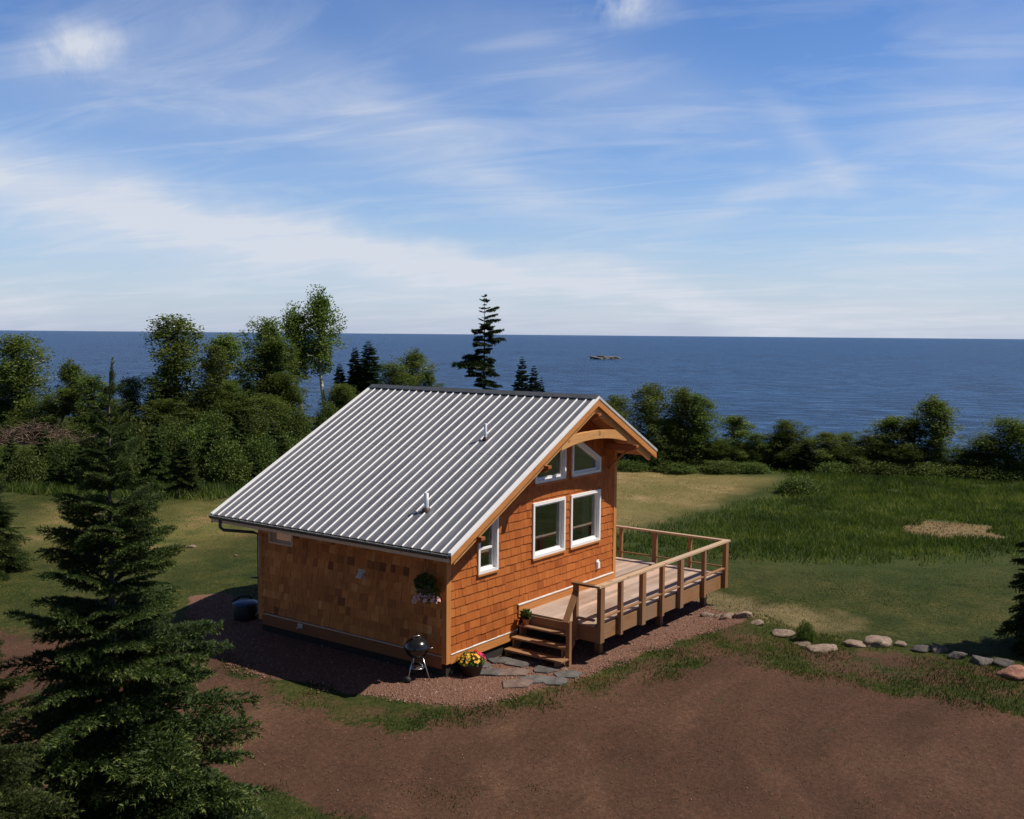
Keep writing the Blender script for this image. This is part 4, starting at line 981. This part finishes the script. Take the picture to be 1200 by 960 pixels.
# --- brush pile
p = at(40, 520); rs = np.random.default_rng(9); mb = MB()
for k in range(700):
    a = rs.uniform(0, 6.28); r_ = abs(rs.normal())*1.5; cx_, cy_ = r_*math.cos(a)*1.5, r_*math.sin(a); zc = max(.05, 1.2*(1-r_/3.0))*rs.random(); L = rs.uniform(.4, 1.5)
    d = Vector((rs.normal(), rs.normal(), rs.normal()*.35)).normalized()*L; mb.tube([Vector((cx_, cy_, zc))-d/2, Vector((cx_, cy_, zc+rs.normal()*.08)), Vector((cx_, cy_, zc))+d/2], [(.022*rs.uniform(.4, 1.4))]*2+[.012], 4, cap=False)
o = mb.build('brush_pile', M['deadwood']); o.location = (p[0], p[1], gh(p)); o.rotation_euler = (0, 0, -YAW); o.scale = (1.15, 1, 1.15); tag(o, 'heap of dead grey brown branches at the field edge', 'brush pile', kind='stuff')

# ------------------------------------------------------------------ boulders
rk = [(829, 723, 22, .6, 'boulder', 'first pale rock at the gravel tip below the deck corner'), (841, 725, 17, .6, 'boulder', 'small rock second from the gravel tip'), (853, 730, 24, .75, 'boulder', 'grey rock third from the gravel tip'), (873, 733, 26, .8, 'boulder', 'rounded pale rock fourth from the gravel tip'),
      (887, 739, 22, .4, 'boulder', 'low rock half sunk in grass after the fourth'), (915, 746, 32, .55, 'boulder', 'broad tan boulder left of the small weed'), (940, 756, 26, .3, 'boulder', 'flat rock lying right below the weed'), (966, 761, 44, .28, 'boulder', 'long flat slab of rock in the row'),
      (1003, 757, 32, .5, 'boulder', 'pale boulder leaning left of the largest one'), (1026, 755, 46, .55, 'boulder', 'largest rounded boulder of the row'), (1055, 757, 20, .7, 'boulder', 'small pale rock right of the largest boulder'),
      (1078, 763, 26, .6, 'shadedrock', 'dark shaded rock first right of the small pale rock'), (1099, 764, 24, .7, 'shadedrock', 'dark pointed rock in the shaded stretch'), (1121, 770, 30, .5, 'shadedrock', 'dark low rock in the middle of shaded stretch'), (1148, 776, 30, .55, 'shadedrock', 'shaded rock left of the right spruce'), (1174, 778, 30, .6, 'shadedrock', 'shaded rock beneath the right spruce'),
      (1189, 792, 44, .55, 'redrock', 'big reddish boulder at the right edge'), (225, 641, 13, .6, 'boulder', 'small white stone lying on the left lawn'), (276, 651, 8, .5, 'boulder', 'tiny pale stone near the cabin back corner'), (660, 786, 13, .6, 'boulder', 'pale stone at the foot of the handrail post')]
for i, (px, py, w_, fl_, mm, lab) in enumerate(rk):
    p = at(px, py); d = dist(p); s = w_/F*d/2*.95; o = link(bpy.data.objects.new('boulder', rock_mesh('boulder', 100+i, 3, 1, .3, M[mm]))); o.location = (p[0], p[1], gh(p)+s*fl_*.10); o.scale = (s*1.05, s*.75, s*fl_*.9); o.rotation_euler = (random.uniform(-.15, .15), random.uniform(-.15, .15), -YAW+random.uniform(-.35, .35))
    tag(o, lab, 'boulder' if w_ > 14 else 'stone', 'boulders edging the gravel and lawn' if i < 17 else None)

# ------------------------------------------------------------------ bin
p = (.42, D+1.05); b_ = empty('rain_barrel', (p[0], p[1], G)); b_.scale = (.9, .9, .52); tag(b_, 'dark barrel with blue lid at the back corner of cabin', 'barrel')
mb = MB(); mb.lathe([(.001, 0), (.27, 0), (.30, .05), (.33, .4), (.32, .7), (.30, .80)], n=24); mb.build('body', M['rubber'], b_)
mb = MB(); mb.lathe([(.335, .775), (.34, .82), (.30, .87), (.15, .92), (.001, .93)], n=24); mb.build('lid', M['bluelid'], b_)
mb = MB(); mb.tube([(.3, .1, .8), (.34, .2, .98), (.1, .34, 1.0), (-.2, .3, .85)], .05, 7); mb.build('hose', M['rubber'], b_)

# ------------------------------------------------------------------ flowers
def flower_heads(n, c, spread, size, rs, zup=.3):
    """little five-petal rosettes"""
    mb = MB()
    for k in range(n):
        a = rs.uniform(0, 6.28); r_ = math.sqrt(rs.random()); o = Vector((c[0]+spread[0]*r_*math.cos(a), c[1]+spread[1]*r_*math.sin(a), c[2]+spread[2]*(1-r_*r_)+rs.normal()*.015))
        nn = Vector((math.cos(a)*r_, math.sin(a)*r_, zup+.4)).normalized(); t = nn.orthogonal().normalized(); q = nn.cross(t); s = size*rs.uniform(.7, 1.2)
        vs = [o-nn*s*.25]; fs = []
        for j in range(5):
            for da, rr_ in ((-.5, .9), (.0, 1.1), (.5, .9)):
                th = 2*math.pi*(j+da*.85)/5; vs.append(o+(t*math.cos(th)+q*math.sin(th))*s*rr_)
            b = 1+j*3; fs.append((0, b, b+1, b+2))
        mb.add(vs, fs)
    return mb
def greenery(c, sp, n, ll, rs, m_, parent, hang=0):
    u = rs.normal(size=(n, 3)); u /= np.linalg.norm(u, axis=1)[:, None]; u *= rs.random(n)[:, None]**.4; cc = np.array(c)+u*np.array(sp)
    v, f = rhombs(cc, ll, ll*.5, rs); inst('foliage', np_mesh('foliage', v, f, np.clip(rs.normal(.5, .2, n), 0, 1), [M[m_]]), parent)
rs = np.random.default_rng(15)
e = empty('flower_tub', (.50, -.27, G)); tag(e, 'dark tub of yellow and magenta flowers at cabin corner', 'flower tub')
mb = MB(); mb.lathe([(.001, 0), (.17, 0), (.24, .24), (.26, .25), (.25, .27), (.2, .25), (.001, .23)], n=24); mb.build('tub', M['tub'], e)
greenery((0, 0, .33), (.31, .31, .14), 900, .035, rs, 'bushleaf', e)
flower_heads(60, (-.03, .02, .33), (.33, .30, .13), .036, rs).build('flower', M['petalyellow'], e)
flower_heads(22, (.10, -.13, .36), (.13, .12, .10), .040, rs).build('flower', M['petalpink'], e)
flower_heads(14, (.16, .0, .42), (.10, .10, .06), .036, rs).build('flower', M['petalred'], e)
e = empty('hanging_basket', (-.30, .30, 1.58)); tag(e, 'hanging basket trailing pale pink flowers near cabin corner', 'hanging basket')
mb = MB(); mb.lathe([(.001, -.16), (.10, -.14), (.17, -.05), (.19, .02), (.17, .02), (.001, .0)], n=20); mb.build('basket', M['coir'], e)
mb = MB()
for k in range(3): a = k*2.09; mb.tube([(.17*math.cos(a), .17*math.sin(a), .02), (0, 0, .50)], .004, 5)
mb.tube([(0, 0, .5), (0, 0, .78)], .005, 5); mb.build('chain', M['rubber'], e)
greenery((0, .0, .10), (.22, .24, .20), 1100, .034, rs, 'aspenleaf', e)
greenery((.02, -.06, -.12), (.24, .28, .20), 500, .03, rs, 'aspenleaf', e)
flower_heads(120, (-.02, -.02, -.24), (.28, .31, .16), .032, rs, -.1).build('flower', M['petalpale'], e)
e = empty('potted_plant', (2.46, -.24, .30)); tag(e, 'small terracotta pot with green plant on the top stair tread', 'potted plant')
mb = MB(); mb.lathe([(.001, 0), (.055, 0), (.08, .12), (.088, .12), (.088, .145), (.07, .145), (.001, .13)], n=20); mb.build('pot', M['terracotta'], e)
greenery((0, 0, .24), (.13, .13, .12), 260, .045, rs, 'bushleaf', e)

# ------------------------------------------------------------------ stuff: gravel and grasses
def scatter(poly, dens, rs, margin=.3, seedn=1.3, jitter=.5):
    P = np.array(poly); lo = P.min(0)-margin; hi = P.max(0)+margin; n = int((hi-lo).prod()*dens)
    q = rs.uniform(lo, hi, (n, 2)); d = sdist(poly, q[:, 0], q[:, 1])+vnoise(q[:, 0], q[:, 1], seedn)*jitter+rs.normal(size=n)*.05
    return q[d > 0]
def in_view(q, pad=80):
    d = np.stack([q[:, 0]-CAM.x, q[:, 1]-CAM.y, np.full(len(q), G-CAM.z)], 1); zc = d @ np.array(fw)
    px = 600+F*(d @ np.array(rt))/zc; py = 480-F*(d @ np.array(up))/zc
    return q[(zc > 1) & (px > -pad-60) & (px < 1260+pad) & (py < 960+pad*3)]
def outside_house(q):
    return q[~((q[:, 0] > .02) & (q[:, 0] < W-.02) & (q[:, 1] > .02) & (q[:, 1] < D))]
def blades(name, q, h, w, rs, m_, label, cat, bend=1.0, cl=None):
    n = len(q); a = rs.uniform(0, 2*np.pi, n); hh = h*rs.uniform(.5, 1.3, n)*(1+.5*vnoise(q[:, 0], q[:, 1], .5)); z = ground_h(q[:, 0], q[:, 1])
    dx, dy = np.cos(a)*w/2, np.sin(a)*w/2; b = rs.uniform(0, 2*np.pi, n); be = bend*hh*rs.random(n)
    base = np.stack([q[:, 0], q[:, 1], z-.01], 1); s = np.stack([dx, dy, np.zeros(n)], 1); tip = base+np.stack([np.cos(b)*be, np.sin(b)*be, hh], 1)
    v = np.stack([base-s, base+s, tip], 1).reshape(-1, 3)
    var = np.clip(.5+.55*vnoise(q[:, 0]+5, q[:, 1], .45)+.5*vnoise(q[:, 0], q[:, 1]+3, 1.6)+rs.normal(0, .14, n), 0, 1)
    o = link(bpy.data.objects.new(name, np_mesh(name, v, np.arange(3*n).reshape(n, 3), var, [M[m_]]))); tag(o, label, cat, kind='stuff'); return o
rs = np.random.default_rng(77)
q = in_view(scatter(P_tall, 300, rs, .7, .8, 1.8)); q = q[vnoise(q[:, 0], q[:, 1], .7)+vnoise(q[:, 0]+7, q[:, 1], 2.1)*.6 > -.42]; q = q[rs.random(len(q)) < np.clip(sdist(P_tall, q[:, 0], q[:, 1])/3.5+.08, 0, 1)]; q = q[sdist(P_hay, q[:, 0], q[:, 1])+vnoise(q[:, 0], q[:, 1], 1.1) < .1]; blades('tall_grass', q, .19, .038, rs, 'grass', 'tall green uncut meadow grass right of the cabin', 'grass')
q = in_view(scatter(P_lawn, 300, rs, .5)); blades('lawn_grass', q, .035, .022, rs, 'lawn', 'short dark lawn between the deck and tall meadow', 'grass')
P_edge = IP([(235, 780), (300, 770), (430, 800), (560, 810), (700, 780), (820, 722), (900, 730), (1030, 755), (1200, 780), (1500, 815), (1500, 880), (1200, 870), (1000, 830), (860, 800), (700, 840), (500, 880), (330, 860), (235, 800)])
q = in_view(scatter(P_edge, 620, rs, .2, 1.2, .3)); n_ = rs.normal(size=len(q))*.16
q = q[(sdist(P_dirt, q[:, 0], q[:, 1])+vnoise(q[:, 0], q[:, 1], 1.7)*.9+n_ < .15) & (sdist(P_grav, q[:, 0], q[:, 1])+vnoise(q[:, 0], q[:, 1], 2.3)*.6+n_ < .0)]
q = q[vnoise(q[:, 0], q[:, 1], 1.4)*.8+vnoise(q[:, 0], q[:, 1], .6)+rs.normal(size=len(q))*.25 > -.2]; blades('edge_grass', q, .075, .022, rs, 'lawn', 'patchy grass strip between red gravel and dirt drive', 'grass')
q = in_view(scatter(P_left, 120, rs, .5, .3, 3)); blades('yellow_grass', q, .04, .03, rs, 'yellowgrass', 'yellowish cut grass on the left lawn', 'grass')
q = in_view(scatter(P_mowed, 110, rs, .5, .3, 2)); blades('mown_grass', q, .03, .05, rs, 'drygrass', 'golden mown hay strip behind the deck', 'grass', 1.6)
q = in_view(scatter(P_hay, 70, rs, .5, .5, 1.)); blades('raked_hay', q, .07, .05, rs, 'hay', 'light brown patch of raked hay in the green meadow', 'hay', 2.5)
q = in_view(scatter(P_corner, 300, rs, .4, 1., 1.)); blades('corner_grass', q, .08, .02, rs, 'lawn', 'grass patch at the bottom by the big spruce', 'grass')
P_bankg = IP([(-60, 560), (60, 580), (170, 590), (250, 590), (330, 572), (370, 560), (370, 520), (300, 530), (100, 530), (-60, 530)])
q = in_view(scatter(P_bankg, 110, rs, .5, .4, 2.)); blades('bank_grass', q, .40, .05, rs, 'grass', 'rough long grass among the young spruces', 'grass')
P_shore = IP([(560, 536), (740, 541), (900, 548), (1000, 551), (1250, 562), (1250, 548), (900, 535), (560, 520)])
q = in_view(scatter(P_shore, 40, rs, .5, .2, 2.)); blades('shore_scrub', q, .8, .10, rs, 'grass', 'low green scrub below the shore trees', 'scrub')
q = in_view(scatter(P_dirt, 300, rs, .2, 1.3, .5)); q = q[vnoise(q[:, 0]+3, q[:, 1], .5)+vnoise(q[:, 0], q[:, 1]+5, 1.6)*.7+rs.normal(size=len(q))*.05 > .53]; blades('weeds', q, .05, .022, rs, 'lawn', 'sparse small weeds growing in patches on the dirt drive', 'weeds')
# pebbles
def pebbles(name, q, s0, rs, label):
    n = len(q); z = ground_h(q[:, 0], q[:, 1])+.018; s = s0*rs.uniform(.5, 1.5, n)
    O = np.array([[1, 0, 0], [0, 1, 0], [-1, 0, 0], [0, -1, 0], [0, 0, .7], [0, 0, -.7]])*1.; Fi = np.array([[0, 1, 4], [1, 2, 4], [2, 3, 4], [3, 0, 4], [1, 0, 5], [2, 1, 5], [3, 2, 5], [0, 3, 5]])
    A_ = rs.normal(size=(n, 3, 3)); Q_, _ = np.linalg.qr(A_); V = np.einsum('nij,kj->nki', Q_, O)*(1+rs.normal(size=(n, 6, 1))*.15)*s[:, None, None]
    V[:, :, 2] *= .8; V += np.stack([q[:, 0], q[:, 1], z], 1)[:, None]
    f = (Fi[None]+np.arange(n)[:, None, None]*6).reshape(-1, 3); var = np.repeat(np.clip(rs.normal(.45, .22, n), 0, 1), 8)
    o = link(bpy.data.objects.new(name, np_mesh(name, V.reshape(-1, 3), f, var, [M['gravel']]))); tag(o, label, 'gravel', kind='stuff')
q = outside_house(in_view(scatter(P_grav, 420, rs, .4, 1.3, .5))); pebbles('gravel', q, .021, rs, 'reddish crushed gravel bed around the cabin')
q = in_view(scatter(P_dirt, 26, rs, .2, 1.3, .5)); pebbles('loose_stones', q, .011, rs, 'loose small stones scattered on the dirt drive')

# ------------------------------------------------------------------ light
S = Vector((1.15, -1.57, 2.756)).normalized()
sd = bpy.data.lights.new('sun', 'SUN'); sd.energy = 4.95; sd.angle = R(.53); sd.color = (1, .91, .78)
so = link(bpy.data.objects.new('sun', sd)); so.rotation_euler = S.to_track_quat('Z', 'Y').to_euler(); so.location = (20, -30, 40)
wd = bpy.data.worlds.new('World'); scn.world = wd; wd.use_nodes = True; nt = wd.node_tree; nt.nodes.clear()
out = nt.nodes.new('ShaderNodeOutputWorld'); bg = nt.nodes.new('ShaderNodeBackground'); nt.links.new(bg.outputs[0], out.inputs[0])
sky = N(nt, 'ShaderNodeTexSky', sky_type='NISHITA', sun_disc=False, sun_elevation=math.asin(S.z), sun_rotation=math.atan2(S.x, S.y), altitude=200, air_density=1.0, dust_density=.3, ozone_density=1.5)
tc = nt.nodes.new('ShaderNodeTexCoord').outputs['Generated']
def dotc(v):
    n = N(nt, 'ShaderNodeVectorMath', operation='DOT_PRODUCT'); nt.links.new(tc, n.inputs[0]); n.inputs[1].default_value = v; return n.outputs['Value']
f0 = (math.sin(YAW), math.cos(YAW), 0)
dz = dotc((0, 0, 1)); den = math_(nt, 'ADD', math_(nt, 'MAXIMUM', dz, 0), .13)
# noise on a cloud layer seen from below (plane projection), streaks along the wind
dv = N(nt, 'ShaderNodeVectorMath', operation='DIVIDE'); nt.links.new(tc, dv.inputs[0])
cb = nt.nodes.new('ShaderNodeCombineXYZ')
for k in range(3): nt.links.new(den, cb.inputs[k])
nt.links.new(cb.outputs[0], dv.inputs[1])
mp = N(nt, 'ShaderNodeMapping'); mp.inputs['Rotation'].default_value = (0, 0, YAW+.35); nt.links.new(dv.outputs[0], mp.inputs[0]); pv = mp.outputs[0]
n1 = noise(nt, .55, 7, pv, sc=(.75, 1.1, .0), rough=.6, dist_=1.6)
n2 = noise(nt, 2.4, 7, pv, sc=(.55, 1.35, 0), rough=.6, dist_=1.0)
# big shapes: bearing (u) and slope (v)
ff = math_(nt, 'MAXIMUM', dotc(f0), .05); u = math_(nt, 'DIVIDE', dotc(tuple(r0)), ff); v = math_(nt, 'DIVIDE', dz, ff)
nu = noise(nt, 3.0, 5, tc, rough=.6)
def blob(px, py, lx, ly, ang, s):
    cu, cv = (px-600)/F, (392-py)/F; ca, sa = math.cos(R(ang)), math.sin(R(ang))
    du = math_(nt, 'SUBTRACT', u, cu); dv_ = math_(nt, 'SUBTRACT', v, cv)
    dv_ = math_(nt, 'ADD', dv_, math_(nt, 'MULTIPLY', math_(nt, 'SUBTRACT', nu, .5), .12))
    a = math_(nt, 'DIVIDE', math_(nt, 'ADD', math_(nt, 'MULTIPLY', du, ca), math_(nt, 'MULTIPLY', dv_, -sa)), lx/F)
    b = math_(nt, 'DIVIDE', math_(nt, 'ADD', math_(nt, 'MULTIPLY', du, sa), math_(nt, 'MULTIPLY', dv_, ca)), ly/F)
    r2 = math_(nt, 'ADD', math_(nt, 'MULTIPLY', a, a), math_(nt, 'MULTIPLY', b, b))
    return math_(nt, 'MULTIPLY', math_(nt, 'POWER', 2.718, math_(nt, 'MULTIPLY', r2, -1.)), s)
tot = None
for b_ in [(50, 228, 310, 46, 14, 1.5), (330, 285, 240, 26, 12, .8), (560, 318, 230, 16, 9, .75), (760, 345, 150, 20, 14, .6), (1150, 150, 120, 45, 0, .55), (1150, 70, 80, 26, -8, .35), (1120, 300, 260, 70, -12, .65), (1000, 375, 300, 26, 0, .5), (360, 110, 330, 60, 24, .30), (560, 190, 220, 40, 30, .30), (250, 150, 320, 46, 12, .40),
           (20, 362, 60, 16, 0, .6), (200, 340, 520, 46, 0, .42), (900, 235, 110, 16, -22, .42), (940, 175, 60, 20, 40, .35), (700, 110, 260, 50, 20, .36)]:
    q_ = blob(*b_); tot = q_ if tot is None else math_(nt, 'ADD', tot, q_)
puff = math_(nt, 'ADD', blob(100, 72, 52, 22, 0, 1.), blob(722, 22, 46, 24, 0, .8))
n3 = noise(nt, 11, 6, tc, rough=.65, dist_=.4)
puff = math_(nt, 'MULTIPLY', puff, ramp(nt, n3, [(.36, (0,)*3), (.58, (1,)*3)]))
tex = math_(nt, 'ADD', math_(nt, 'MULTIPLY', ramp(nt, n1, [(.35, (.25,)*3), (.7, (1,)*3)]), .75), math_(nt, 'MULTIPLY', ramp(nt, n2, [(.38, (0,)*3), (.72, (1,)*3)]), .45))
cov = math_(nt, 'MULTIPLY', tot, math_(nt, 'MULTIPLY_ADD', tex, .72, .26))
cov = math_(nt, 'ADD', cov, math_(nt, 'MULTIPLY', ramp(nt, n2, [(.46, (0,)*3), (.8, (.30,)*3)]), 1.))
cov = math_(nt, 'ADD', cov, math_(nt, 'MULTIPLY', puff, 1.0), clamp=True)
tint = ramp(nt, dz, [(0, (.92, 1.08, 1.36)), (.16, (.66, .92, 1.30)), (.42, (.50, .74, 1.16)), (.6, (.34, .38, .46)), (1, (.28, .31, .38))])  # overhead sky darkened to cut the fill light
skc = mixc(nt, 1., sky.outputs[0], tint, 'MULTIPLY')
hz = math_(nt, 'POWER', 2.718, math_(nt, 'MULTIPLY', math_(nt, 'MAXIMUM', dz, 0), -13.))
skc = mixc(nt, math_(nt, 'MULTIPLY', hz, .85), skc, (4.5, 5.2, 6.9))
face = ramp(nt, math_(nt, 'MULTIPLY_ADD', dotc(f0), .5, .5), [(.42, (.45, .45, .45)), (.72, (1, 1, 1))])  # sky away from the lake dimmed to hold down fill light
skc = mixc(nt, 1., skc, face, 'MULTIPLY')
cc = mixc(nt, math_(nt, 'MULTIPLY', cov, .9), skc, (6.9, 7.3, 8.1))
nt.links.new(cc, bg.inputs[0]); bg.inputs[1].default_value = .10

scn.view_settings.view_transform = 'Standard'; scn.view_settings.look = 'None'; scn.view_settings.exposure = 0; scn.view_settings.gamma = 1
scn.render.engine = 'CYCLES'; scn.cycles.max_bounces = 6; scn.cycles.transparent_max_bounces = 8
